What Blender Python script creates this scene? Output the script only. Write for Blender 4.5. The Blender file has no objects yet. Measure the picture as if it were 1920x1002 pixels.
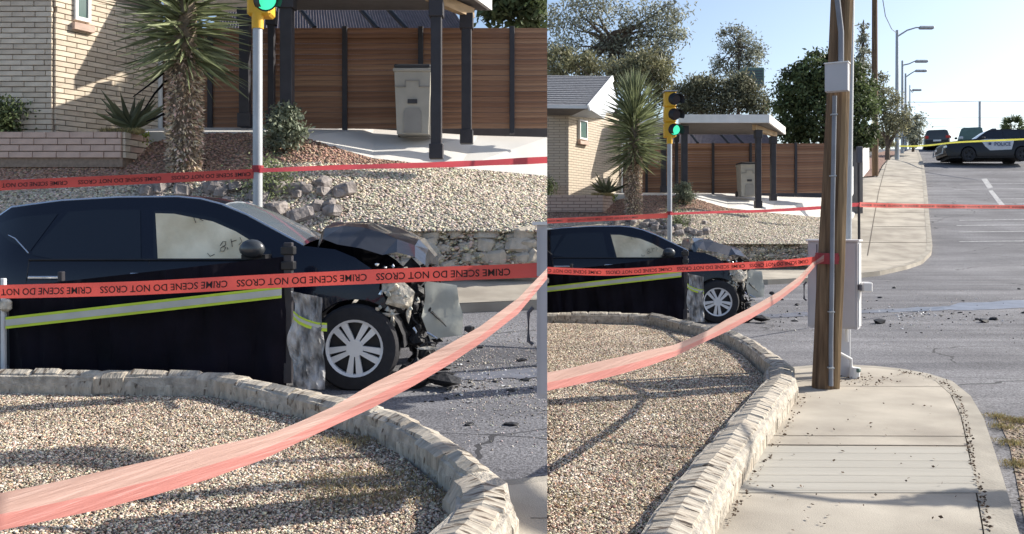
import bpy, bmesh, math, random
import numpy as np
from mathutils import Vector, Matrix, noise
R_ = math.radians
S = bpy.context.scene
C = S.collection
F = 1600.0                     # focal length in photo pixels (1920 wide)
EYE = 1.6
# ------------------------------------------------------------------ camera, sky, sun, exposure
cam = bpy.data.cameras.new('camera'); co = bpy.data.objects.new('camera', cam); C.objects.link(co)
cam.sensor_width = 36; cam.lens = 36 * F / 1920; cam.clip_end = 2000; cam.clip_start = 0.05
co.location = (0, 0, EYE); co.rotation_euler = (R_(90), 0, 0)
cam.shift_y = -81 / 1920
S.camera = co
AZ, EL = 18, 33
SUN = Vector((math.cos(R_(EL)) * math.cos(R_(AZ)), math.cos(R_(EL)) * math.sin(R_(AZ)), math.sin(R_(EL))))
w = bpy.data.worlds.new('World'); S.world = w; w.use_nodes = True
nt = w.node_tree; nt.nodes.clear()
sky = nt.nodes.new('ShaderNodeTexSky'); sky.sky_type = 'NISHITA'; sky.sun_disc = False
sky.sun_elevation = R_(EL); sky.sun_rotation = R_(90 - AZ); sky.air_density = 1.0; sky.dust_density = 3.8; sky.altitude = 1100
bg = nt.nodes.new('ShaderNodeBackground'); bg.inputs[1].default_value = 0.125
wo = nt.nodes.new('ShaderNodeOutputWorld')
nt.links.new(sky.outputs[0], bg.inputs[0]); nt.links.new(bg.outputs[0], wo.inputs[0])
sl = bpy.data.lights.new('sun', 'SUN'); sl.energy = 4.6; sl.angle = R_(0.5); sl.color = (1, .94, .84)
so = bpy.data.objects.new('sun', sl); C.objects.link(so); so.rotation_euler = SUN.to_track_quat('Z', 'Y').to_euler()
S.view_settings.view_transform = 'Standard'; S.view_settings.look = 'None'
S.view_settings.gamma = 1; S.view_settings.exposure = 0.64
S.render.resolution_x = 1024; S.render.resolution_y = 534

# ------------------------------------------------------------------ materials
def mat(name, col, rough=.85, var=.15, scale=8, bump=0., bscale=None, metal=0., col2=None, spec=.4, wave=None, emit=None, alpha=None,
        attr=None, stretch=(1, 1, 1), coat=0, sharp=False, detail=6):
    m = bpy.data.materials.new(name); m.use_nodes = True; n = m.node_tree; b = n.nodes['Principled BSDF']
    b.inputs['Roughness'].default_value = rough; b.inputs['Metallic'].default_value = metal
    b.inputs['Specular IOR Level'].default_value = spec
    if coat: b.inputs['Coat Weight'].default_value = coat; b.inputs['Coat Roughness'].default_value = .04
    tc = n.nodes.new('ShaderNodeTexCoord'); mp = n.nodes.new('ShaderNodeMapping'); mp.inputs['Scale'].default_value = stretch
    n.links.new(tc.outputs['Object'], mp.inputs['Vector'])
    no = n.nodes.new('ShaderNodeTexNoise'); no.inputs['Scale'].default_value = scale; no.inputs['Detail'].default_value = detail
    n.links.new(mp.outputs[0], no.inputs['Vector'])
    c1 = [c * (1 - var) for c in col]; c2 = list(col2) if col2 else [min(1, c * (1 + var)) for c in col]
    cr = n.nodes.new('ShaderNodeValToRGB'); e = cr.color_ramp.elements
    e[0].position = .47 if sharp else .32; e[1].position = .53 if sharp else .68
    e[0].color = (*c1, 1); e[1].color = (*c2, 1)
    n.links.new(no.outputs['Fac'], cr.inputs['Fac'])
    out = cr.outputs['Color']
    if attr:
        at = n.nodes.new('ShaderNodeAttribute'); at.attribute_name = attr
        mx = n.nodes.new('ShaderNodeMix'); mx.data_type = 'RGBA'; mx.blend_type = 'MULTIPLY'; mx.inputs['Factor'].default_value = 1
        n.links.new(out, mx.inputs['A']); n.links.new(at.outputs['Color'], mx.inputs['B']); out = mx.outputs['Result']
    n.links.new(out, b.inputs['Base Color'])
    if bump:
        nb = n.nodes.new('ShaderNodeTexNoise'); nb.inputs['Scale'].default_value = bscale or scale * 4; nb.inputs['Detail'].default_value = 8
        n.links.new(mp.outputs[0], nb.inputs['Vector'])
        bp = n.nodes.new('ShaderNodeBump'); bp.inputs['Strength'].default_value = 1; bp.inputs['Distance'].default_value = bump
        n.links.new(nb.outputs['Fac'], bp.inputs['Height']); n.links.new(bp.outputs[0], b.inputs['Normal'])
    if emit:
        b.inputs['Emission Color'].default_value = (*emit[0], 1); b.inputs['Emission Strength'].default_value = emit[1]
    if alpha is not None: b.inputs['Alpha'].default_value = alpha
    m['rgb'] = 1
    return m

M = {}
def asphalt():
    m = mat('asphalt', (.135, .135, .148), .9, .16, .5, bump=.006, bscale=90, col2=(.18, .18, .193))
    n = m.node_tree; b = n.nodes['Principled BSDF']; src = b.inputs['Base Color'].links[0].from_socket
    tc = n.nodes.new('ShaderNodeTexCoord')
    # aggregate speckle
    no = n.nodes.new('ShaderNodeTexNoise'); no.inputs['Scale'].default_value = 55; no.inputs['Detail'].default_value = 3
    n.links.new(tc.outputs['Object'], no.inputs['Vector'])
    cr = n.nodes.new('ShaderNodeValToRGB'); cr.color_ramp.elements[0].position = .33; cr.color_ramp.elements[1].position = .68
    cr.color_ramp.elements[0].color = (.45, .45, .45, 1); cr.color_ramp.elements[1].color = (1.6, 1.6, 1.6, 1)
    n.links.new(no.outputs['Fac'], cr.inputs['Fac'])
    mx = n.nodes.new('ShaderNodeMix'); mx.data_type = 'RGBA'; mx.blend_type = 'MULTIPLY'; mx.inputs['Factor'].default_value = 1
    n.links.new(src, mx.inputs['A']); n.links.new(cr.outputs[0], mx.inputs['B'])
    # worn paler tyre-polished streaks running across the view
    mp = n.nodes.new('ShaderNodeMapping'); mp.inputs['Scale'].default_value = (.12, 1.3, 1)
    n.links.new(tc.outputs['Object'], mp.inputs['Vector'])
    ns = n.nodes.new('ShaderNodeTexNoise'); ns.inputs['Scale'].default_value = 1.3; ns.inputs['Detail'].default_value = 5
    n.links.new(mp.outputs[0], ns.inputs['Vector'])
    c2 = n.nodes.new('ShaderNodeValToRGB'); c2.color_ramp.elements[0].position = .35; c2.color_ramp.elements[1].position = .65
    c2.color_ramp.elements[0].color = (.72, .72, .74, 1); c2.color_ramp.elements[1].color = (1.25, 1.24, 1.22, 1)
    n.links.new(ns.outputs['Fac'], c2.inputs['Fac'])
    m2 = n.nodes.new('ShaderNodeMix'); m2.data_type = 'RGBA'; m2.blend_type = 'MULTIPLY'; m2.inputs['Factor'].default_value = 1
    n.links.new(mx.outputs['Result'], m2.inputs['A']); n.links.new(c2.outputs[0], m2.inputs['B'])
    # cracks
    vo = n.nodes.new('ShaderNodeTexVoronoi'); vo.feature = 'DISTANCE_TO_EDGE'; vo.inputs['Scale'].default_value = .55
    mp3 = n.nodes.new('ShaderNodeMapping'); mp3.inputs['Scale'].default_value = (.5, 1.2, 1); n.links.new(tc.outputs['Object'], mp3.inputs['Vector'])
    nd = n.nodes.new('ShaderNodeTexNoise'); nd.inputs['Scale'].default_value = 2; n.links.new(mp3.outputs[0], nd.inputs['Vector'])
    ad = n.nodes.new('ShaderNodeMix'); ad.data_type = 'VECTOR'; ad.inputs['Factor'].default_value = .25
    n.links.new(mp3.outputs[0], ad.inputs['A']); n.links.new(nd.outputs['Color'], ad.inputs['B']); n.links.new(ad.outputs['Result'], vo.inputs['Vector'])
    lt = n.nodes.new('ShaderNodeMath'); lt.operation = 'LESS_THAN'; lt.inputs[1].default_value = .004; n.links.new(vo.outputs['Distance'], lt.inputs[0])
    m3 = n.nodes.new('ShaderNodeMix'); m3.data_type = 'RGBA'; m3.inputs['B'].default_value = (.05, .05, .055, 1)
    n.links.new(lt.outputs[0], m3.inputs['Factor']); n.links.new(m2.outputs['Result'], m3.inputs['A'])
    n.links.new(m3.outputs['Result'], b.inputs['Base Color'])
    return m
def brickmat(name, c1, c2, mortar, w_, h_, axis='xz'):
    m = mat(name, c1, .9, .1, 3, bump=.003, bscale=60)
    n = m.node_tree; b = n.nodes['Principled BSDF']
    uv = n.nodes.new('ShaderNodeUVMap'); br = n.nodes.new('ShaderNodeTexBrick')
    br.inputs['Color1'].default_value = (*c1, 1); br.inputs['Color2'].default_value = (*c2, 1); br.inputs['Mortar'].default_value = (*mortar, 1)
    br.inputs['Scale'].default_value = 1; br.inputs['Brick Width'].default_value = w_; br.inputs['Row Height'].default_value = h_; br.inputs['Mortar Size'].default_value = .009
    n.links.new(uv.outputs[0], br.inputs['Vector']); n.links.new(br.outputs['Color'], b.inputs['Base Color'])
    bp = n.nodes.new('ShaderNodeBump'); bp.inputs['Distance'].default_value = .01; bp.invert = True
    n.links.new(br.outputs['Fac'], bp.inputs['Height']); n.links.new(bp.outputs[0], b.inputs['Normal'])
    return m
def add_gashes(m):
    n = m.node_tree; b = n.nodes['Principled BSDF']; src = b.inputs['Base Color'].links[0].from_socket
    tc = n.nodes.new('ShaderNodeTexCoord'); mp = n.nodes.new('ShaderNodeMapping'); mp.inputs['Scale'].default_value = (30, 7, 12); mp.inputs['Rotation'].default_value = (0, .3, .5)
    oi = n.nodes.new('ShaderNodeObjectInfo'); ad = n.nodes.new('ShaderNodeVectorMath'); ad.operation = 'ADD'
    n.links.new(tc.outputs['Object'], mp.inputs['Vector']); n.links.new(mp.outputs[0], ad.inputs[0]); n.links.new(oi.outputs['Location'], ad.inputs[1])
    no = n.nodes.new('ShaderNodeTexNoise'); no.inputs['Scale'].default_value = 1; no.inputs['Detail'].default_value = 3; n.links.new(ad.outputs[0], no.inputs['Vector'])
    cr = n.nodes.new('ShaderNodeValToRGB'); cr.color_ramp.elements[0].position = .57; cr.color_ramp.elements[1].position = .66; n.links.new(no.outputs['Fac'], cr.inputs['Fac'])
    mx = n.nodes.new('ShaderNodeMix'); mx.data_type = 'RGBA'; mx.inputs['B'].default_value = (.13, .10, .075, 1)
    n.links.new(cr.outputs[0], mx.inputs['Factor']); n.links.new(src, mx.inputs['A']); n.links.new(mx.outputs['Result'], b.inputs['Base Color'])
add_gashes(M['stone']) if 'stone' in M else None
M['asphalt'] = asphalt()
M['concrete'] = mat('concrete', (.36, .32, .265), .9, .2, 1.3, bump=.003, bscale=120, col2=(.49, .445, .37), detail=12)
M['concrete_new'] = mat('concrete_new', (.375, .355, .31), .9, .08, 1.5, bump=.004, bscale=22, stretch=(.3, 4, 1))
M['concrete_dk'] = mat('old_concrete', (.34, .31, .26), .92, .2, 3, bump=.004, bscale=60)
M['driveway'] = mat('pale_concrete', (.66, .64, .6), .9, .08, 1.2, bump=.002, bscale=60)
M['joint'] = mat('joint_dirt', (.12, .10, .08), .95, .3, 20)
M['dirt'] = mat('dirt', (.25, .2, .155), .95, .3, 6, bump=.01, bscale=40)
M['reddirt'] = mat('red_dirt', (.25, .15, .115), .95, .3, 9, bump=.01, bscale=40)
M['gravel'] = mat('gravel_stone', (.55, .495, .41), .9, .1, 30, attr='tint')
M['stone'] = mat('wall_stone', (.43, .385, .32), .92, .25, 5, bump=.016, bscale=12, col2=(.58, .525, .44), stretch=(4.5, .8, 1.4))
M['stone_b'] = mat('wall_stone_warm', (.40, .355, .29), .92, .25, 4, bump=.016, bscale=12, col2=(.56, .49, .40), stretch=(4, .9, 1.4))
M['stone_far'] = mat('rubble_stone', (.42, .37, .30), .95, .35, 4, bump=.02, bscale=16, col2=(.60, .54, .45))
M['mortar'] = mat('mortar', (.43, .39, .33), .95, .3, 14, bump=.015, bscale=50)
add_gashes(M['stone']); add_gashes(M['stone_b'])
M['rock'] = mat('landscape_rock', (.28, .25, .235), .9, .35, 8, bump=.02, bscale=18)
M['brick'] = mat('tan_brick', (.62, .53, .42), .9, .12, 5, bump=.002, bscale=60)
M['brick_b'] = mat('tan_brick_pale', (.70, .61, .49), .9, .12, 5, bump=.002, bscale=60)
M['brickpink'] = mat('pink_brick', (.58, .43, .355), .9, .12, 5, bump=.002, bscale=60)
M['bmort'] = mat('brick_mortar', (.27, .21, .165), .95, .2, 20)
M['brickwall'] = brickmat('brick_wall_far', (.65, .56, .44), (.60, .51, .40), (.36, .29, .23), .36, .084)
M['brickwallp'] = brickmat('brick_planter_far', (.50, .39, .33), (.44, .34, .29), (.2, .15, .13), .36, .10)
M['shingle'] = mat('grey_shingle', (.17, .175, .19), .95, .35, 12, bump=.02, bscale=30, stretch=(1, 1, 4))
M['white'] = mat('white_paint', (.78, .78, .76), .6, .05, 4)
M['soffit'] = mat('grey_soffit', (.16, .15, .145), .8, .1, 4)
M['bluewall'] = mat('pale_gable', (.55, .58, .62), .8, .05, 3)
M['slat'] = mat('brown_slat', (.27, .135, .075), .7, .35, 2.5, bump=.002, bscale=30, stretch=(.35, 4, 6), col2=(.37, .20, .12))
M['slat_b'] = mat('brown_slat_dark', (.22, .105, .06), .7, .3, 2.5, bump=.002, bscale=30, stretch=(.35, 4, 6), col2=(.30, .155, .09))
M['slat_c'] = mat('brown_slat_light', (.32, .17, .095), .7, .3, 2.5, bump=.002, bscale=30, stretch=(.35, 4, 6), col2=(.43, .25, .15))
M['postdk'] = mat('dark_post_paint', (.04, .038, .045), .55, .15, 6)
M['tanwood'] = mat('tan_wood', (.42, .30, .18), .8, .2, 3, stretch=(1, 1, 5))
M['bin'] = mat('grey_bin_plastic', (.42, .40, .35), .6, .08, 4)
M['bindk'] = mat('bin_lid', (.05, .05, .055), .6, .1, 4)
M['binmid'] = mat('bin_recess', (.29, .28, .26), .6, .08, 4)
M['corr'] = mat('corrugated_roof', (.20, .175, .19), .7, .15, 6)
M['galv'] = mat('galvanised_steel', (.42, .44, .46), .5, .18, 5, metal=.35, stretch=(1, 1, .3))
M['conduit'] = mat('conduit_grey', (.20, .215, .25), .6, .15, 5)
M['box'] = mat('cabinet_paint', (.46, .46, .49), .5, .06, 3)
M['boxw'] = mat('white_and_lit_side', (.72, .72, .72), .5, .05, 3)
M['boxdk'] = mat('cabinet_seam', (.10, .10, .12), .6, .1, 3)
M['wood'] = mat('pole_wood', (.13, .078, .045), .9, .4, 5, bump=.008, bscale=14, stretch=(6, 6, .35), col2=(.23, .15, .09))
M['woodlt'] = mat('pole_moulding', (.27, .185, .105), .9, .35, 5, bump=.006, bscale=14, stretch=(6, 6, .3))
M['yellow'] = mat('signal_yellow', (.75, .42, .03), .5, .12, 5)
M['lens_off'] = mat('lens_dark', (.035, .012, .01), .3, .1, 5)
M['lens_green'] = mat('lens_green', (.02, .6, .4), .3, .05, 60, emit=((.06, .62, .33), .9))
M['black'] = mat('black_plastic', (.02, .02, .022), .45, .2, 8)
M['carpaint'] = mat('dark_blue_paint', (.006, .008, .018), .25, .1, 2, coat=.5, spec=.25)
M['carglass'] = mat('tinted_glass', (.008, .010, .016), .08, .1, 2, spec=.7)
M['windshield'] = mat('windscreen', (.12, .15, .18), .08, .1, 2, spec=.9)
M['airbag'] = mat('beige_airbag_cloth', (.72, .60, .38), .7, .15, 2.6, col2=(.93, .84, .62), coat=.1, bump=.02, bscale=5)
M['chrome'] = mat('chrome', (.75, .76, .78), .2, .03, 5, metal=.8)
M['tyre'] = mat('tyre_rubber', (.022, .022, .026), .8, .2, 10, bump=.003, bscale=40)
M['rim'] = mat('alloy_rim', (.70, .71, .73), .4, .05, 6, metal=.15)
M['rimdk'] = mat('dark_rim_and_shade', (.03, .03, .035), .6, .1, 6)
M['crumple'] = mat('bent_hood', (.020, .022, .028), .28, .3, 3, bump=.006, bscale=5, coat=.5)
M['torn'] = mat('torn_dark', (.025, .025, .028), .6, .5, 9, bump=.02, bscale=15)
M['lamp'] = mat('broken_headlamp', (.60, .54, .44), .25, .4, 16, bump=.02, bscale=25)
M['radiator'] = mat('pale_panel', (.40, .41, .37), .6, .12, 4, bump=.003, bscale=12)
M['screen'] = mat('black_screen_cloth', (.006, .005, .010), .7, .4, 3, spec=.12, bump=.01, bscale=5)
M['reflect'] = mat('reflective_grey', (.50, .52, .48), .5, .1, 5)
M['lime'] = mat('lime_band', (.55, .72, .06), .5, .1, 5)
M['plastic'] = mat('crumpled_plastic', (.12, .12, .125), .5, .5, 9, bump=.03, bscale=9, col2=(.55, .55, .55), stretch=(1.6, 1, .7))
M['ptext'] = mat('print_black', (.03, .012, .012), .6, .1, 5)
def tapemat(name, col, tr, var=.12, sc=3):
    m = mat(name, col, .45, var, sc, bump=.004, bscale=9, stretch=(.5, .5, 2))
    n = m.node_tree; b = n.nodes['Principled BSDF']; o = [x for x in n.nodes if x.type == 'OUTPUT_MATERIAL'][0]
    t = n.nodes.new('ShaderNodeBsdfTranslucent'); n.links.new(b.inputs['Base Color'].links[0].from_socket, t.inputs[0])
    x = n.nodes.new('ShaderNodeMixShader'); x.inputs[0].default_value = tr
    n.links.new(b.outputs[0], x.inputs[1]); n.links.new(t.outputs[0], x.inputs[2]); n.links.new(x.outputs[0], o.inputs[0])
    return m
M['tape'] = tapemat('red_tape', (.74, .115, .095), .35)
M['tapeback'] = tapemat('red_tape_back', (.50, .075, .09), .4)
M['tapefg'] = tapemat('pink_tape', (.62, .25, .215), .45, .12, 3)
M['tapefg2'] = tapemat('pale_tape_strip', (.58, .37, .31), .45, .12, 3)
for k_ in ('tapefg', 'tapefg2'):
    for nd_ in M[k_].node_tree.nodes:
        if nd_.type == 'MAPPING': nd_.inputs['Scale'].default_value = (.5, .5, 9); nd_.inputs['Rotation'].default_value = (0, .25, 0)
M['ytape'] = tapemat('yellow_tape', (.58, .56, .10), .35)
M['wet'] = mat('wet_spill', (.15, .16, .195), .35, .3, 4, spec=.6)
M['mark'] = mat('worn_road_paint', (.42, .42, .43), .8, .4, 9, col2=(.5, .5, .5))
M['bark'] = mat('bark', (.12, .09, .07), .95, .3, 8, bump=.01, bscale=20)
M['trunkpale'] = mat('yucca_trunk', (.20, .16, .12), .95, .3, 14, bump=.02, bscale=25)
M['flake'] = mat('dry_leaf_flake', (.56, .48, .39), .9, .3, 20, attr='tint')
def leafmat(name, col, var=.25):
    m = mat(name, col, .6, var, 4, attr='tint')
    n = m.node_tree; b = n.nodes['Principled BSDF']; o = [x for x in n.nodes if x.type == 'OUTPUT_MATERIAL'][0]
    t = n.nodes.new('ShaderNodeBsdfTranslucent'); n.links.new(b.inputs['Base Color'].links[0].from_socket, t.inputs[0])
    x = n.nodes.new('ShaderNodeMixShader'); x.inputs[0].default_value = .3
    n.links.new(b.outputs[0], x.inputs[1]); n.links.new(t.outputs[0], x.inputs[2]); n.links.new(x.outputs[0], o.inputs[0])
    return m
M['leaf_dk'] = leafmat('leaf_dark', (.10, .13, .055))
M['leaf_grey'] = leafmat('leaf_grey_green', (.27, .28, .21))
M['leaf_olive'] = leafmat('leaf_olive', (.24, .235, .135))
M['leaf_yucca'] = leafmat('leaf_yucca', (.19, .215, .12))
M['leaf_pale'] = leafmat('leaf_pale', (.24, .27, .19))
M['leaf_weed'] = leafmat('leaf_weed', (.30, .38, .07))
M['leaf_dry'] = leafmat('leaf_dry', (.33, .28, .18), .15)
M['litter'] = mat('leaf_litter', (.11, .07, .045), .9, .4, 30)
M['police_black'] = mat('police_black', (.010, .011, .018), .4, .1, 3, coat=.15)
M['police_white'] = mat('police_white', (.62, .63, .66), .3, .05, 3)
M['police_blue'] = mat('police_lettering', (.03, .04, .12), .5, .05, 3)
M['red_light'] = mat('tail_red', (.55, .03, .02), .3, .1, 3)
M['darkcar'] = mat('dark_grey_paint', (.05, .055, .06), .3, .1, 3, coat=.5)
M['acgreen'] = mat('cooler_green', (.12, .19, .17), .7, .1, 3)
M['wire'] = mat('wire', (.25, .27, .30), .7, .1, 3)
M['shard'] = mat('white_shard', (.65, .65, .66), .4, .1, 3)
M['winpane'] = mat('house_window', (.10, .17, .15), .15, .1, 3, spec=.8)
M['base'] = mat('desert_ground', (.33, .28, .22), .95, .2, .3, bump=.02, bscale=4)

# ------------------------------------------------------------------ builders
def me(name, v, f, smooth=False):
    m = bpy.data.meshes.new(name); m.from_pydata([tuple(a) for a in v], [], f); m.update()
    if smooth: m.polygons.foreach_set('use_smooth', [True] * len(m.polygons))
    return m
def ob(name, mesh, m, parent=None, **kw):
    if m and not mesh.materials: mesh.materials.append(M[m] if isinstance(m, str) else m)
    o = bpy.data.objects.new(name, mesh); C.objects.link(o)
    if parent: o.parent = parent
    for k, v in kw.items(): o[k] = v
    return o
def thing(name, label, cat, loc=(0, 0, 0), rz=0, group=None):
    o = bpy.data.objects.new(name, None); C.objects.link(o); o.location = loc; o.rotation_euler = (0, 0, rz)
    o.empty_display_size = .2
    o['label'] = label; o['category'] = cat
    if group: o['group'] = group
    return o
class B:                       # a small mesh collector
    def __init__(s): s.v = []; s.f = []
    def add(s, v, f):
        k = len(s.v); s.v += [Vector(a) for a in v]; s.f += [tuple(i + k for i in q) for q in f]; return s
    def box(s, x0, x1, y0, y1, z0, z1, mtx=None):
        v = [(x, y, z) for z in (z0, z1) for y in (y0, y1) for x in (x0, x1)]
        if mtx: v = [mtx @ Vector(a) for a in v]
        return s.add(v, [(0, 2, 3, 1), (4, 5, 7, 6), (0, 1, 5, 4), (2, 6, 7, 3), (0, 4, 6, 2), (1, 3, 7, 5)])
    def bevbox(s, x0, x1, y0, y1, z0, z1, b=.01):
        bm = bmesh.new(); bmesh.ops.create_cube(bm, size=1)
        for v in bm.verts:
            v.co = Vector(((x0 + x1) / 2 + v.co.x * (x1 - x0), (y0 + y1) / 2 + v.co.y * (y1 - y0), (z0 + z1) / 2 + v.co.z * (z1 - z0)))
        bmesh.ops.bevel(bm, geom=bm.edges[:], offset=b, segments=1, affect='EDGES')
        bm.verts.index_update()
        s.add([v.co.copy() for v in bm.verts], [[v.index for v in f.verts] for f in bm.faces]); bm.free(); return s
    def tube(s, pts, r, n=10, cap=True):
        pts = [Vector(p) for p in pts]; rs = r if isinstance(r, (list, tuple)) else [r] * len(pts)
        rings = []; up = None
        for i, p in enumerate(pts):
            d = (pts[min(i + 1, len(pts) - 1)] - pts[max(i - 1, 0)]).normalized()
            if up is None: up = Vector((0, 0, 1)) if abs(d.z) < .9 else Vector((1, 0, 0))
            a = d.cross(up).normalized(); b = d.cross(a).normalized(); up = -b if False else up
            rings.append([p + (a * math.cos(t) + b * math.sin(t)) * rs[i] for t in [2 * math.pi * k / n for k in range(n)]])
        v = [q for rr in rings for q in rr]
        f = [(i * n + k, i * n + (k + 1) % n, (i + 1) * n + (k + 1) % n, (i + 1) * n + k) for i in range(len(pts) - 1) for k in range(n)]
        if cap: f += [tuple(range(n))[::-1], tuple((len(pts) - 1) * n + k for k in range(n))]
        return s.add(v, f)
    def prism(s, poly, d0, d1):          # polygon in x,z extruded along y
        n = len(poly); v = [(x, d0, z) for x, z in poly] + [(x, d1, z) for x, z in poly]
        f = [tuple(range(n)), tuple(range(2 * n - 1, n - 1, -1))] + [(i, i + n, (i + 1) % n + n, (i + 1) % n) for i in range(n)]
        return s.add(v, f)
    def mesh(s, name, smooth=False):
        m = me(name, s.v, s.f, smooth); bm = bmesh.new(); bm.from_mesh(m); bmesh.ops.recalc_face_normals(bm, faces=bm.faces); bm.to_mesh(m); bm.free()
        if smooth:
            m.polygons.foreach_set('use_smooth', [True] * len(m.polygons))
            try: m.set_sharp_from_angle(angle=R_(40))
            except Exception: pass
        return m
    def ob(s, name, m, parent=None, smooth=False, **kw): return ob(name, s.mesh(name, smooth), m, parent, **kw)
def copy_tree(o, parent=None):
    c = o.copy(); C.objects.link(c); c.parent = parent
    for ch in list(o.children): copy_tree(ch, c)
    return c
rnd = random.Random(7)
npr = np.random.default_rng(5)

# ------------------------------------------------------------------ the two stretches of street
# The photograph is a pair of pictures. Each is a place of its own: the wide street on the right and,
# beside it, the crash corner seen from about half as far away. K = 1 / distance ratio.
K = 2.02
class View:
    def __init__(s, left): s.left = left; s.k = K if left else 1.; s.tag = 'left' if left else 'right'
    def W(s, X, Z, z):         # street coordinates -> world
        if not s.left: return Vector((X, Z, z))
        return Vector((X - .33225 * Z, Z / K, z + .0390625 * Z / K))
    def P(s, px, py, Z): return s.W((px - 960) / F * Z, Z, EYE - (py - 420) / F * Z)
RV, LV = View(False), View(True)
def l2r(x, y): return (1255 + (x - 482) / K, 243 + y / K)
KN = [(-20, -.12), (15, -.12), (18.5, -.03), (22.5, .12), (26, .35), (30, 1.07), (40, 2.88), (50, 4.69), (55, 5.6), (60, 6.5), (64, 7.15), (68, 7.55), (75, 7.75), (95, 7.7), (200, 6)]
def road_z(Z):
    for (a, za), (b, zb) in zip(KN, KN[1:]):
        if Z <= b: return za + (zb - za) * (Z - a) / (b - a)
    return KN[-1][1]
def G(px, py, dz=0.):          # pixel -> street coordinates on the road profile raised by dz
    lo = None
    for i in range(1, 4000):
        Z = i * .05
        z = EYE - (py - 420) / F * Z
        if z <= road_z(Z) + dz: lo = Z; break
    if lo is None: lo = 68
    a, b = lo - .05, lo
    for _ in range(20):
        m_ = (a + b) / 2
        if EYE - (py - 420) / F * m_ <= road_z(m_) + dz: b = m_
        else: a = m_
    return ((px - 960) / F * b, b)
def flat(px, py, z):           # pixel -> street XY on a level plane
    Z = (EYE - z) * F / (py - 420); return ((px - 960) / F * Z, Z)
def draped(V, name, pts, dz, m, kind='structure', thick=0, parent=None, **kw):
    """polygon given in street XY, laid on the road profile at height dz"""
    bm = bmesh.new(); vs = [bm.verts.new((x, y, 0)) for x, y in pts]; bm.faces.new(vs)
    for k, _ in KN:
        bmesh.ops.bisect_plane(bm, geom=bm.verts[:] + bm.edges[:] + bm.faces[:], plane_co=(0, k, 0), plane_no=(0, 1, 0))
    bmesh.ops.triangulate(bm, faces=bm.faces[:])
    bmesh.ops.recalc_face_normals(bm, faces=bm.faces)
    if bm.faces and sum(f.normal.z for f in bm.faces) < 0: bmesh.ops.reverse_faces(bm, faces=bm.faces)
    if thick:
        r = bmesh.ops.extrude_face_region(bm, geom=bm.faces[:])
        # the extruded copy becomes the top, the old faces stay below
        for v in r['geom']:
            if isinstance(v, bmesh.types.BMVert): v.co.z = 1
    for v in bm.verts:
        top = v.co.z > .5 or not thick
        v.co = V.W(v.co.x, v.co.y, road_z(v.co.y) + dz - (0 if top else thick))
    mm = bpy.data.meshes.new(name); bmesh.ops.recalc_face_normals(bm, faces=bm.faces)
    if not thick and bm.faces and sum(f.normal.z for f in bm.faces) < 0: bmesh.ops.reverse_faces(bm, faces=bm.faces)
    bm.to_mesh(mm); bm.free()
    o = ob(name, mm, m, parent, **kw)
    if kind: o['kind'] = kind
    return o
def inpoly(x, y, poly):
    c = np.zeros(x.shape, bool); n = len(poly); j = n - 1
    for i in range(n):
        xi, yi = poly[i]; xj, yj = poly[j]
        c ^= ((yi > y) != (yj > y)) & (x < (xj - xi) * (y - yi) / (yj - yi + 1e-12) + xi); j = i
    return c
ICO_V = None
def protos():
    bm = bmesh.new(); bmesh.ops.create_icosphere(bm, subdivisions=1, radius=1)
    v = np.array([q.co[:] for q in bm.verts]); f = np.array([[a.index for a in q.verts] for q in bm.faces]); bm.free(); return v, f
PV, PF = protos()
OV = np.array([(1, 0, 0), (-1, 0, 0), (0, 1, 0), (0, -1, 0), (0, 0, 1), (0, 0, -1.)]); OF = np.array([(0, 2, 4), (2, 1, 4), (1, 3, 4), (3, 0, 4), (2, 0, 5), (1, 2, 5), (3, 1, 5), (0, 3, 5)])
def pebbles(name, pos, size, tint, m, fine=False, parent=None, squash=.6, **kw):
    """pos (n,3), size (n,), tint (n,3): one joined mesh of little stones"""
    v0, f0 = (PV, PF) if fine else (OV, OF)
    n = len(pos); k = len(v0)
    if n == 0: return None
    sc = npr.uniform(.6, 1.25, (n, 1, 3)) * size[:, None, None]; sc[:, :, 2] *= squash
    a = npr.uniform(0, 2 * np.pi, n); t = npr.uniform(-.5, .5, n)
    v = (v0[None] * npr.uniform(.78, 1.2, (n, k, 1))) * sc
    ca, sa = np.cos(a)[:, None], np.sin(a)[:, None]; ct, st = np.cos(t)[:, None], np.sin(t)[:, None]
    x, y, z = v[..., 0], v[..., 1], v[..., 2]
    y, z = y * ct - z * st, y * st + z * ct
    x, y = x * ca - y * sa, x * sa + y * ca
    v = np.stack([x, y, z], -1) + pos[:, None, :]
    f = (f0[None] + (np.arange(n) * k)[:, None, None]).reshape(-1, 3)
    mm = npmesh(name, v.reshape(-1, 3), f, np.repeat(tint, k, 0))
    return ob(name, mm, m, parent, **kw)
def npmesh(name, v, f, tint=None):
    mm = bpy.data.meshes.new(name); mm.vertices.add(len(v)); mm.vertices.foreach_set('co', np.asarray(v, np.float32).ravel())
    k = f.shape[1]; mm.loops.add(f.size); mm.loops.foreach_set('vertex_index', f.astype(np.int32).ravel())
    mm.polygons.add(len(f)); mm.polygons.foreach_set('loop_start', np.arange(0, f.size, k, dtype=np.int32))
    mm.polygons.foreach_set('loop_total', np.full(len(f), k, np.int32)); mm.update(calc_edges=True)
    if tint is not None:
        at = mm.attributes.new('tint', 'FLOAT_COLOR', 'POINT')
        at.data.foreach_set('color', np.concatenate([tint, np.ones((len(tint), 1))], 1).astype(np.float32).ravel())
    return mm
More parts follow.
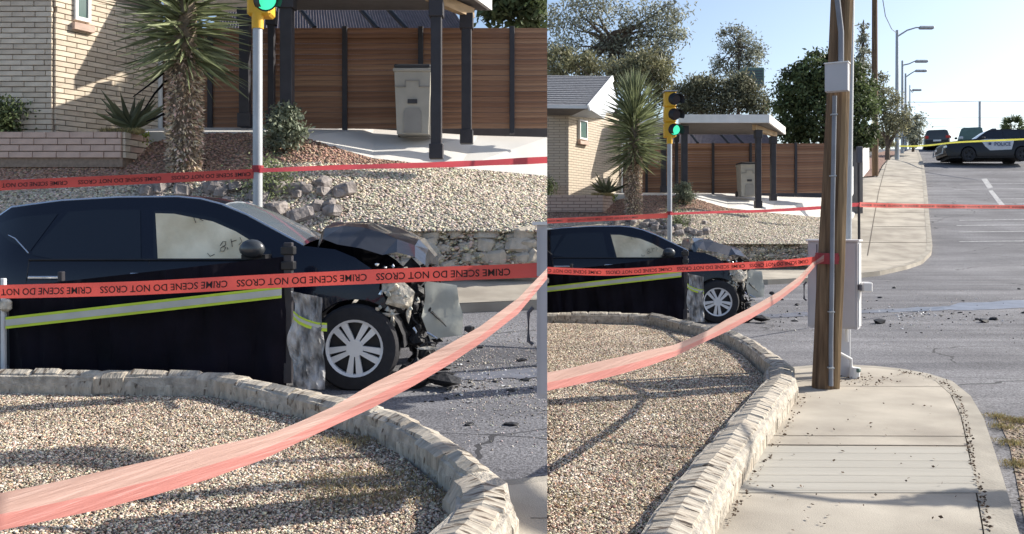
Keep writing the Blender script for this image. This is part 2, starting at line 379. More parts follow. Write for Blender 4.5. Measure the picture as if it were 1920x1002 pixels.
def leaves(name, pos, nor, L, Wd, tint, m, parent=None, **kw):
    """pos (n,3) leaf bases, nor (n,3) leaf directions; diamond quads"""
    n = len(pos)
    if n == 0: return None
    d = nor / (np.linalg.norm(nor, axis=1, keepdims=True) + 1e-9)
    s = np.cross(d, npr.normal(size=(n, 3))); s /= (np.linalg.norm(s, axis=1, keepdims=True) + 1e-9)
    L = np.broadcast_to(L, n)[:, None]; Wd = np.broadcast_to(Wd, n)[:, None]
    v = np.stack([pos, pos + d * L * .45 + s * Wd * .5, pos + d * L, pos + d * L * .45 - s * Wd * .5], 1).reshape(-1, 3)
    f = np.arange(4 * n).reshape(-1, 4)
    return ob(name, npmesh(name, v, f, np.repeat(tint, 4, 0)), m, parent, **kw)

SIDE = {}                      # object -> view, for the cut along the seam between the two places
def mark(V, before):
    for o in bpy.data.objects:
        if o.name not in before: SIDE[o.name] = V

# ================================================================== STRUCTURE
# wide ground underneath everything
g = B(); g.add([(-900, -300, -1.2), (900, -300, -1.2), (900, 1500, -1.2), (-900, 1500, -1.2)], [(0, 1, 2, 3)])
g.ob('ground', 'base', kind='structure')

# ---- outlines in street coordinates (from the measured picture)
kerb_out = [(1925, 1060), (1912, 1002), (1882, 900), (1860, 830), (1845, 785), (1820, 742), (1785, 714), (1740, 700), (1690, 691), (1640, 686), (1600, 684), (1555, 682)]
KO = [flat(x, y, 0) for x, y in kerb_out]
wall_base = [(1300, 1110), (1344, 1002), (1388, 918), (1430, 851), (1468, 790), (1497, 745), (1500, 722)]
WB = [flat(x, y, 0) for x, y in wall_base]
wall_top = [l2r(*p) for p in [(972, 930), (958, 893), (900, 852), (830, 803), (750, 765), (640, 740), (560, 723), (480, 704), (420, 694), (250, 691), (0, 690), (-120, 690), (-260, 690)]]
WT = [flat(x, y, .2) for x, y in wall_top]
WPATH = WB[:-1] + WT[1:]       # outer line of the stone wall
def offset(path, d):
    out = []
    for i, p in enumerate(path):
        a = Vector(path[max(i - 1, 0)]); b = Vector(path[min(i + 1, len(path) - 1)]); t = (b - a).normalized()
        out.append((p[0] - t.y * d, p[1] + t.x * d))
    return out

def build_ground(V):
    # road
    xs = [-26, -12, -6, -2, 0, 2, 4, 6, 8, 12, 16, 22, 40, 90] if not V.left else [-26, -12, -6, -2, 0, 2, 5, 8, 12, 16]
    ys = [k for k, _ in KN if k >= -20]; ys = ys if not V.left else [-20, 15, 18.5, 22.5, 26]
    v = [V.W(x, y, road_z(y)) for y in ys for x in xs]; n = len(xs)
    f = [(j * n + i, j * n + i + 1, (j + 1) * n + i + 1, (j + 1) * n + i) for j in range(len(ys) - 1) for i in range(n - 1)]
    ob('road', me('road', v, f), 'asphalt', kind='structure')
    # near sidewalk slab and its kerb strip (real step of 12 cm)
    KI = offset(KO, .17)
    inner = [(x, y) for x, y in KI]
    side = [(p[0], p[1]) for p in WPATH[:12]]
    far_edge = [flat(1470, 672, 0), flat(1440, 655, 0)]
    slab = inner + [(WPATH[7][0] + .12, WPATH[7][1] + .16)] + [(p[0] - .05, p[1]) for p in reversed(WPATH[:7])]
    top = draped(V, 'sidewalk', slab, .12, 'concrete', thick=.3)
    kb = draped(V, 'kerb', KO + [(WPATH[7][0] + .12, WPATH[7][1] + .34)] + [(WPATH[7][0] + .12, WPATH[7][1] + .175)] + [(x, y) for x, y in reversed(offset(KO, .162))], .118, 'concrete_dk', thick=.3)
    # joints between slabs, recess drawn as dirt-filled grooves
    for y, mt, h in ((818, 'joint', .012), (836, 'joint', .02), (725, 'joint', .012)):
        (xa, Y1) = flat(1400, y - 4, 0); (xb, _) = flat(1815, y, 0)
        Z1 = flat(1500, y, 0)[1]
        xa = xa if y > 800 else flat(1510, y, 0)[0]; xb = xb if y > 800 else flat(1770, y, 0)[0]
        if V.left and y > 730: continue
        draped(V, 'sidewalk_joint', [(xa, Z1 + .01), (xb, Z1 - .02), (xb, Z1 - .02 + h), (xa, Z1 + .01 + h)], .124, mt)
    if not V.left:      # the greyer broom-finished slab
        y0, y1 = flat(1500, 838, 0)[1], flat(1500, 925, 0)[1]
        draped(V, 'broomed_slab', [flat(1384, 925, 0), flat(1836, 925, 0), flat(1812, 840, 0), flat(1434, 838, 0)], .1235, 'concrete_new')
        for k in range(6):     # broom grooves
            yy = 850 + k * 14.0 + rnd.uniform(-1, 1); Z1 = flat(1500, yy, 0)[1]
            xl = flat(1440 - (yy - 838) * .58, yy, 0)[0]; xr = flat(1808 + (yy - 838) * .28, yy, 0)[0]
            draped(V, 'broom_line', [(xl, Z1), (xr, Z1 - .03), (xr, Z1 - .026), (xl, Z1 + .004)], .1275, 'concrete_dk')
    # near gravel yard base
    gy = offset(WPATH, .25) + [(-20, WPATH[-1][1]), (-20, -3), (WPATH[0][0] - .3, -3)]
    draped(V, 'gravel_bed', gy, .145, 'dirt')
    # far sidewalk, kerb on the side street, then round the corner and uphill
    fk = [(900, 523.5), (1250, 524), (1440, 525), (1530, 521), (1600, 514), (1650, 509), (1700, 498), (1732, 486), (1746, 472), (1748, 456), (1745, 430), (1742, 400), (1739, 365), (1736, 335), (1732, 308), (1726, 292), (1722, 282)]
    FK = [G(x, y, .12) for x, y in fk]
    if V.left: FK = FK[:6] + [(FK[6][0] + 2, FK[5][1])]
    BK = [G(x, y, .12) for x, y in ((1706, 281), (1690, 287), (1668, 297), (1655, 312), (1645, 332))]
    BK += [G(1614, 334, .12), G(1606, 372, .12), G(1588, 412, .12), G(1545, 470, .12), (9.3, 24.6), (-1, 24.6), (-3, 24.6)]
    if V.left: BK = [(12, 24.6), (-3, 24.6)]
    draped(V, 'far_sidewalk', FK + BK, .12, 'concrete', thick=.3)
    for i in range(len(FK) - 1):
        pass
    kp = offset(FK, .16)
    for a in range(0, len(FK) - 1):
        draped(V, 'far_kerb', [FK[a], FK[a + 1], kp[a + 1], kp[a]], .126, 'concrete_dk') if a % 1 == 0 else None
    if not V.left:
        jl = [G(x, y, .12) for x, y in ((1664, 300), (1655, 330), (1647, 360), (1638, 410), (1626, 480))]
        for a, b in zip(jl, jl[1:]):
            draped(V, 'sidewalk_joint', [a, (a[0] + .03, a[1]), (b[0] + .03, b[1]), b], .128, 'joint')
        for y, xa, xb in ((425, 1636, 1742), (380, 1610, 1738), (350, 1650, 1735), (330, 1652, 1733), (455, 1560, 1745), (398, 1600, 1740)):
            a = G(xa, y, .12); b = G(xb, y + 1, .12)
            draped(V, 'sidewalk_joint', [a, b, (b[0], b[1] + .05), (a[0], a[1] + .05)], .128, 'joint')
        draped(V, 'tree_well_dirt', [G(x, y, .1) for x, y in ((1614, 333), (1644, 331), (1654, 311), (1667, 296), (1690, 285), (1660, 284), (1610, 300))], .13, 'reddirt')
        # right hand verge dirt
        draped(V, 'verge', [flat(x, y, -.12) for x, y in ((1893, 835), (1868, 782), (1940, 795), (2300, 830), (2500, 1150), (1950, 1150), (1925, 1000))], .006, 'dirt')
        # lane markings up the hill
        for quad in (((1840, 336), (1850, 335), (1862, 352), (1852, 354)), ((1853, 358), (1861, 357), (1885, 386), (1876, 388)),):
            draped(V, 'road_marking', [G(x, y) for x, y in quad], .005, 'mark')
        for y, xa, xb in ((346, 1800, 1990), (356, 1790, 1920), (374, 1868, 2000), (414, 1800, 1960), (424, 1795, 1990), (436, 1800, 1990), (454, 1800, 2000)):
            a = G(xa, y); b = G(xb, y - 2)
            draped(V, 'road_seam', [a, b, (b[0], b[1] + .09), (a[0], a[1] + .09)], .005, 'mark')
    # wet streak from the crash
    pts = []
    xs_ = list(range(1400, 2000, 20)) if not V.left else list(range(1400, 1530, 10))
    up = []; dn = []
    for i, x in enumerate(xs_):
        yc = 596 - (x - 1400) * .045; hh = 3 + 3 * abs(noise.noise(Vector((x * .013, 1, 0)))) + (5 if x > 1780 else 0)
        up.append(G(x, yc - hh - rnd.uniform(0, 1.5))); dn.append(G(x, yc + hh * .5 + rnd.uniform(0, 2)))
    draped(V, 'wet_spill', dn + up[::-1], .006, 'wet')

def yard_grid(V):
    cols = [900, 1000, 1066, 1120, 1150, 1187, 1225, 1255, 1298, 1330, 1363, 1400, 1442, 1490, 1530, 1575]
    y0 = [458] * len(cols)
    yend = [(392, 26.7), (391, 26.7), (391, 26.7), (391, 26.7), (378, 27.6), (368, 28), (367, 28), (367, 28), (371, 28), (381, 28), (391, 28), (395, 28.4), (400, 29), (404, 30), (408, 31), (411, 32)]
    rows = []
    NR = 7
    for j in range(NR + 1):
        t = j / NR; r = []
        for c, ya, (yb, Zb) in zip(cols, y0, yend):
            Z = 24 + (Zb - 24) * t; za = EYE - (ya - 420) / F * 24; zb = EYE - (yb - 420) / F * Zb
            z = za + (zb - za) * (t ** .92); r.append(((c - 960) / F * Z, Z, z))
        rows.append(r)
    return cols, rows
COLS, ROWS = yard_grid(RV)
def yard_h(px, t):
    t = min(max(t, 0), 1) * (len(ROWS) - 1); j = min(int(t), len(ROWS) - 2); u = t - j
    i = 0
    while i < len(COLS) - 2 and px > COLS[i + 1]: i += 1
    s = (px - COLS[i]) / (COLS[i + 1] - COLS[i])
    a = Vector(ROWS[j][i]).lerp(Vector(ROWS[j][i + 1]), s); b = Vector(ROWS[j + 1][i]).lerp(Vector(ROWS[j + 1][i + 1]), s)
    return a.lerp(b, u)
def stones_tint(n, base, var=.28):
    t = np.clip(npr.normal(1, var, (n, 1)), .35, 1.6) * np.array(base)[None] * npr.uniform(.9, 1.1, (n, 3)); return t

def build_far_lot(V):
    cols, rows = COLS, ROWS; n = len(cols)
    v = [V.W(*p) for r in rows for p in r] + [V.W(p[0], p[1], p[2] - 1.5) for p in rows[0]]
    f = [(j * n + i, j * n + i + 1, (j + 1) * n + i + 1, (j + 1) * n + i) for j in range(len(rows) - 1) for i in range(n - 1)]
    ob('yard_slope', me('yard_slope', v, f, True), 'dirt', kind='structure')
    # stones lying on it
    N = 36000
    px = npr.uniform(990 if V.left else 1020, 1570, N); t = npr.uniform(0, 1, N) ** 1.1
    P = np.zeros((N, 3)); red = np.zeros(N, bool)
    for i in range(N):
        q = yard_h(px[i], t[i]); py = 420 - (q.z - EYE) / q.y * F
        lim = 410 if px[i] < 1262 else 396 + 0 * px[i]
        red[i] = (py + 5 * noise.noise(Vector((px[i] * .03, py * .05, 0))) < lim) and px[i] < 1395
        P[i] = V.W(q.x, q.y, q.z + .005)
    tint = stones_tint(N, (1.02, 1.0, .97)); tr = stones_tint(N, (.72, .52, .47)); tint[red] = tr[red]
    pebbles('gravel', P, npr.uniform(.018, .040, N), tint, 'gravel', kind='stuff', label='gravel mulch covering the sloped front yard of the %s picture' % V.tag, category='gravel')
    # driveway
    fr = [(1270, 368.5, 28), (1290, 371, 28), (1363, 391, 28), (1442, 400, 29), (1530, 408, 31), (1600, 411, 33.5)]
    bk = [(1165, 362, 31.5), (1230, 361, 31.5), (1363, 363, 31.5), (1460, 369, 31.5), (1540, 371, 32), (1612, 370, 37.8)]
    vv = [V.P(x, y - 1.0, Z) for x, y, Z in fr] + [V.P(*p) for p in bk]
    ob('driveway', me('driveway', vv, [(i, i + 1, 7 + i, 6 + i) for i in range(5)]), 'driveway', kind='structure')
    vv = [V.P(*p) for p in ((1140, 366, 28.05), (1272, 366, 28.05), (1272, 361.5, 31), (1140, 361.5, 31))]
    vv += [a - Vector((0, 0, .35)) for a in vv]
    ob('porch_slab', me('porch_slab', vv, [(0, 1, 2, 3), (0, 4, 5, 1), (1, 5, 6, 2), (3, 7, 4, 0)]), 'driveway', kind='structure')
    # rough low retaining wall along the sidewalk: many separate stones
    th = thing('retaining_wall', 'low rough rubble retaining wall below the gravel yard in the %s picture' % V.tag, 'stone wall', V.W(3, 24, .4))
    base = th.location.copy()
    X = -2. if V.left else .2
    ms = []
    for k in range(12): ms.append(rubble(.24, .22, .20, 100 + k))
    core = B(); A0 = V.W(-3, 24.15, .25) - base; A1 = V.W(9.6, 24.15, .25) - base
    A2, A3 = V.W(9.6, 24.3, 1.0) - base, V.W(-3, 24.3, 1.0) - base
    core.add([A0, A1, A2, A3], [(0, 1, 2, 3)]); core.ob('mortar', 'mortar', th)
    while X < 9.4:
        for r in range(4):
            if r == 3 and rnd.random() < .45: continue
            o = ob('stone', ms[rnd.randrange(12)], None, th)
            if not o.data.materials: o.data.materials.append(M['stone_far'])
            o.location = V.W(X + rnd.uniform(-.06, .06) + .13 * r, 24.0 + r * .09 + rnd.uniform(-.03, .05), .50 + .16 * r + rnd.uniform(-.03, .03)) - base
            o.rotation_euler = (rnd.uniform(-.3, .3), rnd.uniform(-.3, .3), rnd.uniform(-.4, .4)); s = rnd.uniform(.6, 1.15); o.scale = (s * rnd.uniform(.9, 1.4), s, s * rnd.uniform(.75, 1.1))
        X += rnd.uniform(.17, .25)
    n = 9000; xx = npr.uniform(-2.2 if V.left else .4, 9.5, n); yy = npr.uniform(23.86, 24.25, n); u = (yy - 23.86) / .39
    zz = .5 + .52 * np.clip(u * 1.1 + npr.uniform(-.35, .2, n), 0, 1.02)
    P_ = np.array([V.W(a, b_, c)[:] for a, b_, c in zip(xx, yy, zz)])
    pebbles('rubble_fill', P_ - np.array(base[:]), npr.uniform(.02, .055, n), stones_tint(n, (1.0, .95, .88), .35), 'gravel', parent=th, kind='stuff')
def rubble(lx, ly, lz, seed, sub=1):
    r = random.Random(seed); bm = bmesh.new(); bmesh.ops.create_cube(bm, size=1)
    bmesh.ops.bevel(bm, geom=bm.edges[:], offset=.17, segments=1, affect='EDGES')
    for v in bm.verts:
        v.co = Vector((v.co.x * lx, v.co.y * ly, v.co.z * lz)); v.co += Vector([r.uniform(-1, 1) * .09 * min(lx, ly, lz) for _ in range(3)])
    m = bpy.data.meshes.new('stone'); bm.to_mesh(m); bm.free(); return m

def build_near_wall(V):
    """low wall of irregular stones round the near gravel yard"""
    pts = [V.W(x, y, 0) for x, y in WPATH]
    th = thing('garden_wall', 'low curved stone edging wall round the near gravel bed in the %s picture' % V.tag, 'stone wall', pts[6])
    base = th.location.copy()
    path = [Vector((p.x, p.y)) for p in pts]; zz = [p.z for p in pts]
    # walk along the world path
    seg = [(path[i + 1] - path[i]).length for i in range(len(path) - 1)]; tot = sum(seg)
    def at(s):
        i = 0
        while i < len(seg) - 1 and s > seg[i]: s -= seg[i]; i += 1
        u = min(s / seg[i], 1); p = path[i].lerp(path[i + 1], u)
        a = path[max(i - 1, 0)]; 
        d0 = (path[i + 1] - path[i]).normalized(); d1 = (path[min(i + 2, len(path) - 1)] - path[min(i + 1, len(path) - 2)]).normalized()
        d = d0.lerp(d1, max(0, u - .5)).normalized(); return p, d, zz[i] + (zz[i + 1] - zz[i]) * u
    def width(s):
        _, _, z = at(s); f_ = s / tot
        cs = sum(seg[:6]); return .30 if s < cs else .20
    def hgt(s): return .17 if s < sum(seg[:6]) else .19
    # mortar bed: lumpy sheet over the wall
    bm = B(); N = 90; ring = []
    prof = [(0., -.25), (.0, .5), (.06, .86), (.3, .96), (.7, .96), (.94, .86), (1., .5), (1., -.25)]
    for k in range(N + 1):
        s = tot * k / N; p, d, z = at(s); nrm = Vector((-d.y, d.x)); wdt = width(s)
        for a, h in prof:
            j = .012 * noise.noise(Vector((p.x * 6, p.y * 6, a * 5)))
            q = p + nrm * (a * (wdt - .006) + .003 + j); ring.append(Vector((q.x, q.y, z + h * (hgt(s) + .001) + j * .9)) - base)
    n = len(prof)
    bm.add(ring, [(k * n + i, k * n + i + 1, (k + 1) * n + i + 1, (k + 1) * n + i) for k in range(N) for i in range(n - 1)])
    bm.ob('mortar', 'mortar', th, smooth=False)
    s = 0.; cnt = 0
    corner = sum(seg[:6])
    while s < tot - .1:
        L = rnd.uniform(.08, .2) if s < corner else rnd.uniform(.14, .34)
        p, d, z = at(s + L / 2); nrm = Vector((-d.y, d.x)); W_ = width(s)
        rows = [(0, 1)]
        for a, b in rows:
            lay = [(0, 1)] if (s < corner or rnd.random() < .5) else ([(0, .62), (.62, 1)] if rnd.random() < .5 else [(0, .74), (.74, 1)])
            for l0, l1 in lay:
                st = stone_block(L - .004, (b - a) * W_ - .003, (hgt(s) + .22) * (l1 - l0) - .004, rnd.randrange(10 ** 6))
                o = ob('stone', st, 'stone' if rnd.random() < .7 else 'stone_b', th)
                q = p + nrm * ((a + b) / 2 * W_); zc = z - .2 + (hgt(s) + .2) * (l0 + l1) / 2 + rnd.uniform(-.004, .005)
                o.location = Vector((q.x, q.y, zc)) - base
                o.rotation_euler = (0, rnd.uniform(-.015, .015), math.atan2(d.y, d.x) + rnd.uniform(-.03, .03)); cnt += 1
        s += L
def stone_block(L, W_, H, seed):
    r = random.Random(seed); prof = [(-.5, -.5), (-.5, .25), (-.32, .47), (0, .53), (.32, .47), (.5, .25), (.5, -.5)]
    v = []; n = len(prof)
    sk = r.uniform(-.22, .22)
    for k, (t, sc) in enumerate(((-.5, .95), (-.42, 1), (.42, 1), (.5, .95))):
        for a, h in prof:
            v.append(Vector((t * L + a * sk * L * .8 + r.uniform(-1, 1) * .005, a * W_ * (1 if h < .3 else sc) + r.uniform(-1, 1) * .005, h * H * (sc if h > 0 else 1) + r.uniform(-1, 1) * .005)))
    f = [(k * n + i, k * n + i + 1, (k + 1) * n + i + 1, (k + 1) * n + i) for k in range(3) for i in range(n - 1)]
    f += [tuple(range(n))[::-1], tuple(3 * n + i for i in range(n))]
    m = me('stone', v, f); bm = bmesh.new(); bm.from_mesh(m); bmesh.ops.recalc_face_normals(bm, faces=bm.faces); bm.to_mesh(m); bm.free(); return m

def near_gravel(V):
    poly = [(a.x, a.y) for a in [V.W(x, y, 0) for x, y in offset(WPATH, .24)]]
    poly += [(-14, poly[-1][1]), (-14, 1.5), (poly[0][0] - .2, 1.5)]
    if V.left: x0, x1, y0, y1, n = -4.6, .2, 2.0, 6.8, 290000
    else: x0, x1, y0, y1, n = .15, 4.2, 3.6, 13.6, 330000
    x = npr.uniform(x0, x1, n); y = y0 + (y1 - y0) * npr.uniform(0, 1, n) ** 1.25
    # a view wedge only: nothing outside what the street corner shows
    ok = inpoly(x, y, poly)
    sx = x - (66 / F) * y
    ok &= (sx < .05) if V.left else (sx > -.05)
    if V.left: ok &= x > -.66 * y - .15
    x, y = x[ok], y[ok]; n = len(x)
    z = np.array([noise.noise(Vector((a * .9, b * .9, 3))) for a, b in zip(x, y)]) * .02 + .038 + (.0390625 * y if V.left else 0)
    size = npr.uniform(.0045, .0115, n) * (1.0 if V.left else 1.15); size[npr.random(n) < .03] *= 1.8
    tint = stones_tint(n, (.94, .89, .82), .55)
    pt = np.array([noise.noise(Vector((a * 1.6, b * 1.6, 7))) + .5 * noise.noise(Vector((a * 5, b * 5, 1))) for a, b in zip(x, y)]); tint *= (1 + .3 * pt)[:, None]
    k = npr.random(n); tint[k < .22] *= np.array([.72, .55, .50]); tint[(k > .22) & (k < .36)] *= np.array([.45, .42, .45]); tint[k > .9] *= 1.35
    pebbles('gravel', np.stack([x, y, z], -1), size, np.clip(tint, .03, 1.5), 'gravel', kind='stuff', label='loose tan and brown gravel in the near bed of the %s picture' % V.tag, category='gravel')
    # dry weeds tufts among the stones
    m = 2000; c = []
    for _ in range(46):
        if V.left:
            a = rnd.uniform(600, 880); b_ = rnd.uniform(775, 845) if rnd.random() < .6 else rnd.uniform(900, 960); q = l2r(a, b_)
        else: q = (rnd.uniform(1060, 1440), rnd.uniform(630, 1000))
        fx, fy = flat(q[0], q[1], 0); p = V.W(fx, fy, .04)
        if inpoly(np.array([p.x]), np.array([p.y]), poly)[0]: c.append(p)
    if c:
        i = npr.integers(0, len(c), m); cc = np.array([q[:] for q in c])[i] + npr.normal(0, .055, (m, 3)) * np.array([1.6, 1.6, 0])
        d = npr.normal(0, .9, (m, 3)); d[:, 2] = np.abs(d[:, 2]) + .5
        leaves('dry_weeds', cc, d, npr.uniform(.015, .04, m), .006, stones_tint(m, (1.05, 1.0, .85)), 'leaf_dry', kind='stuff', label='sparse dry weeds among the gravel of the %s picture' % V.tag, category='weeds')

# ------------------------------------------------------------------ house, fence, carport
Bc, Cc = (1066, 27.0), (1166, 30.6)
def wall_frame(V):
    b = V.W((Bc[0] - 960) / F * Bc[1], Bc[1], 0); c = V.W((Cc[0] - 960) / F * Cc[1], Cc[1], 0); return b, c
def wallpt(V, px):
    Xb, Zb = (Bc[0] - 960) / F * Bc[1], Bc[1]; Xc, Zc = (Cc[0] - 960) / F * Cc[1], Cc[1]; k = (px - 960) / F
    t = (Xb - k * Zb) / ((k * (Zc - Zb)) - (Xc - Xb)); Z = Zb + (Zc - Zb) * t; return Xb + (Xc - Xb) * t, Z, t
def wall_quad(bm_uv, p0, p1, z0, z1): pass
def uvwall(name, p0, p1, z0, z1, z0b=None, z1b=None, m='brickwall', parent=None):
    z0b = z0 if z0b is None else z0b; z1b = z1 if z1b is None else z1b
    L = (Vector(p1) - Vector(p0)).length
    mm = me(name, [(p0[0], p0[1], z0), (p1[0], p1[1], z0b), (p1[0], p1[1], z1b), (p0[0], p0[1], z1)], [(0, 1, 2, 3)])
    uv = mm.uv_layers.new(name='UVMap')
    for i, c in enumerate(((0, z0), (L, z0b), (L, z1b), (0, z1))): uv.data[i].uv = c
    return ob(name, mm, m, parent)
def lay_bricks(parent, p0, p1, z0, z1, bl, bh, mats, off=.012, base=Vector((0, 0, 0)), skip=None, lean=0):
    """bricks as single pieces on a wall from p0 to p1; outer side is to the right of p0->p1"""
    p0 = Vector(p0[:2]); p1 = Vector(p1[:2]); d = (p1 - p0); L = d.length; d.normalize(); nrm = Vector((d.y, -d.x)); rz = math.atan2(d.y, d.x)
    cache = {}; row = 0; z = z0; n = 0
    while z < z1 - bh * .6:
        s = -(.5 * bl if row % 2 else 0) + (rnd.uniform(-.03, .03))
        while s < L:
            a, b = max(s, 0), min(s + bl, L)
            if b - a > .05 and not (skip and skip((a + b) / 2, z + bh / 2)):
                w_ = round(b - a - .012, 2); key = (w_, rnd.randrange(len(mats)))
                if key not in cache:
                    cache[key] = B().bevbox(-w_ / 2, w_ / 2, -.05, .02, -(bh - .013) / 2, (bh - .013) / 2, .003).mesh('brick')
                o = ob('brick', cache[key], mats[key[1]], parent)
                q = p0 + d * (a + b) / 2 + nrm * (off - .02 + rnd.uniform(-.002, .003))
                o.location = Vector((q.x, q.y, z + bh / 2)) - base; o.rotation_euler = (0, 0, rz); n += 1
            s += bl
        z += bh; row += 1
    return n
def build_house(V):
    b, c = wall_frame(V); t0 = .0390625 * Bc[1] / K if V.left else 0; t1 = .0390625 * Cc[1] / K if V.left else 0
    za = 1.95
    th = thing('brick_house', 'tan brick house with white window at the left of the %s picture' % V.tag, 'house', (b.x, b.y, 2.4 + t0)); base = th.location.copy()
    a = V.W((900 - 960) / F * 27.0, 27.0, 0) if not V.left else V.W((975 - 960) / F * 27, 27, 0)
    zt = 1.6 + (420 - 217) / F * 27
    a_, b_, c_ = a - base, b - base, c - base
    zt1 = zt
    if V.left:
        uvwall('wall', (a_.x, a_.y), (b_.x, b_.y), 1.9 - base.z + t0, 5.9 - base.z, m='bmort', parent=th)
        uvwall('side_wall', (b_.x, b_.y), (c_.x, c_.y), 1.9 - base.z + t0, 5.9 - base.z, m='bmort', parent=th)
        zlo, zhi = EYE - (368 - 420) / F * 27 + t0, EYE - (236 - 420) / F * 27 + t0
        lay_bricks(th, a, b, zlo - .1, zhi, .36, .084, ['brick', 'brick_b'], base=base)
        x0, Z0, tA = wallpt(V, 1083); x1, Z1, tB = wallpt(V, 1099); LL = (c - b).length
        wz = EYE - (264 - 420) / F * Z0 + t0
        lay_bricks(th, b, c, zlo - .1, zhi + .1, .36, .084, ['brick', 'brick_b'], base=base)
    else:
        uvwall('wall', (a_.x, a_.y), (b_.x, b_.y), 1.9 - base.z, zt - base.z, m='brickwall', parent=th)
        uvwall('side_wall', (b_.x, b_.y), (c_.x, c_.y), 1.9 - base.z, 5.45 - base.z, m='brickwall', parent=th)
    # window in the side wall
    d = (c - b); d.z = 0; LL = d.length; d.normalize(); nrm = Vector((d.y, -d.x, 0))
    x0, Z0, tA = wallpt(V, 1083.5); x1, Z1, tB = wallpt(V, 1098); zb = EYE - (261 - 420) / F * Z0 + t0; ztp = EYE - (224 - 420) / F * Z0 + t0
    mtx = Matrix.Translation(b - base + Vector((0, 0, 0))) @ Matrix(((d.x, -nrm.x, 0, 0), (d.y, -nrm.y, 0, 0), (0, 0, 1, 0), (0, 0, 0, 1)))
    s0, s1 = tA * LL, tB * LL; zb -= b.z - 0; ztp -= b.z
    zb0, zt0 = zb + b.z - (b - base).z - base.z, ztp + b.z - (b - base).z - base.z
    fr = B()
    for q in ((s0, s1, zb0, zb0 + .06), (s0, s1, zt0 - .05, zt0), (s0, s0 + .05, zb0 + .06, zt0 - .05), (s1 - .05, s1, zb0 + .06, zt0 - .05)):
        fr.box(q[0], q[1], -.085, .05, q[2], q[3], mtx)
    win = fr.ob('window', 'white', th)
    B().box(s0 + .05, s1 - .05, -.06, .02, zb0 + .06, zt0 - .05, mtx).ob('pane', 'winpane', win)
    B().box(s0 - .04, s1 + .04, -.12, .03, zb0 - .16, zb0 - .05, mtx).ob('window_sill', 'brickpink', th)
    # wall lantern; the bar below it stands for shading on the wall
    xl, Zl, tl = wallpt(V, 1127); sl_ = tl * LL; zl = EYE - (243 - 420) / F * Zl + t0 - base.z - 0
    lan = B(); lan.box(sl_ - .09, sl_ + .09, -.22, -.04, zl - .05, zl + .22, mtx); lan.box(sl_ - .12, sl_ + .12, -.25, -.02, zl + .22, zl + .26, mtx); lan.box(sl_ - .02, sl_ + .02, -.1, 0, zl - .62, zl - .05, mtx)
    lan.box(sl_ - .05, sl_ + .05, -.12, -.03, zl - .7, zl - .62, mtx)
    lan.ob('wall_lantern', 'postdk', th)
    # downpipe at far end
    B().tube([V.W(*wallpt(V, 1163)[:2], 2.4 + 0) - base + nrm * .06, V.W(*wallpt(V, 1163)[:2], 4.9) - base + nrm * .06], .04, 8).ob('downpipe', 'white', th)
    if not V.left:
        # roof: shingled slope with white eave and rake
        P = lambda x, y, Z: V.P(x, y, Z) - base
        r0 = [P(940, 197, 26), P(1101, 199, 26), P(1146, 143, 32), P(900, 140, 32)]
        thk = Vector((0, 0, -.1)); vv = r0 + [q + thk for q in r0]
        rf = ob('roof', me('roof', vv, [(0, 1, 2, 3), (4, 7, 6, 5), (0, 4, 5, 1), (1, 5, 6, 2), (2, 6, 7, 3), (3, 7, 4, 0)]), 'shingle', th)
        # shingle courses, slightly proud
        for k in range(1, 16):
            t = k / 16; p, q = r0[0].lerp(r0[3], t), r0[1].lerp(r0[2], t); e = (r0[3] - r0[0]).normalized() * .16
            x = B(); up = Vector((0, 0, .022)); x.add([p + up, q + up, q + e + up * .2, p + e + up * .2, p, q], [(0, 1, 2, 3), (4, 5, 1, 0)]); x.ob('shingle_course', 'shingle', rf)
        B().add([P(940, 196, 25.95), P(1103, 198, 25.95), P(1103, 204, 25.95), P(940, 202, 25.95)], [(0, 1, 2, 3)]).ob('eave_board', 'white', th)
        rk = [P(1101, 197, 25.9), P(1147, 142, 31.9), P(1149, 152, 31.9), P(1104, 208, 25.9)]; off = Vector((.05, .02, 0))
        B().add(rk + [q + off for q in rk], [(0, 1, 2, 3), (4, 7, 6, 5), (0, 4, 5, 1), (1, 5, 6, 2), (3, 2, 6, 7), (0, 3, 7, 4)]).ob('rake_board', 'white', th)
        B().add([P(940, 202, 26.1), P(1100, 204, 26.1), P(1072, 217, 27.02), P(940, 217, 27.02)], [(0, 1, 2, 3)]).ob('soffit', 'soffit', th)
        B().add([P(1068, 218, 27.03), P(1103, 203, 26.6), P(1146, 146, 31.6), P(1160, 200, 31.4), P(1138, 226, 29.8)], [(0, 1, 2, 3, 4)]).ob('gable_wall', 'bluewall', th)
    # planter
    pl = thing('brick_planter', 'low pink brick planter box in front of the house in the %s picture' % V.tag, 'planter', V.P(1066, 390, 26.4)); pb = pl.location.copy()
    A, D, E = V.P(960 if V.left else 1010, 391, 26.2), V.P(1130, 391.5, 26.2), V.P(1153, 375, 27.6)
    top = EYE - (366.5 - 420) / F * 26.2 + t0; bot = A.z - .12
    A_, D_, E_ = A - pb, D - pb, E - pb
    if V.left:
        uvwall('wall', A_[:2], D_[:2], bot - pb.z, top - pb.z, m='bmort', parent=pl); uvwall('wall', D_[:2], E_[:2], bot - pb.z, top - pb.z, m='bmort', parent=pl)
        lay_bricks(pl, A, D, top - .3 - .1, top, .36, .1, ['brickpink'], base=pb); lay_bricks(pl, D, E, top - .4, top, .36, .1, ['brickpink', 'brick_b'], base=pb)
    else:
        uvwall('wall', A_[:2], D_[:2], bot - pb.z, top - pb.z, m='brickwallp', parent=pl); uvwall('wall', D_[:2], E_[:2], bot - pb.z, top - pb.z, m='brickwallp', parent=pl)
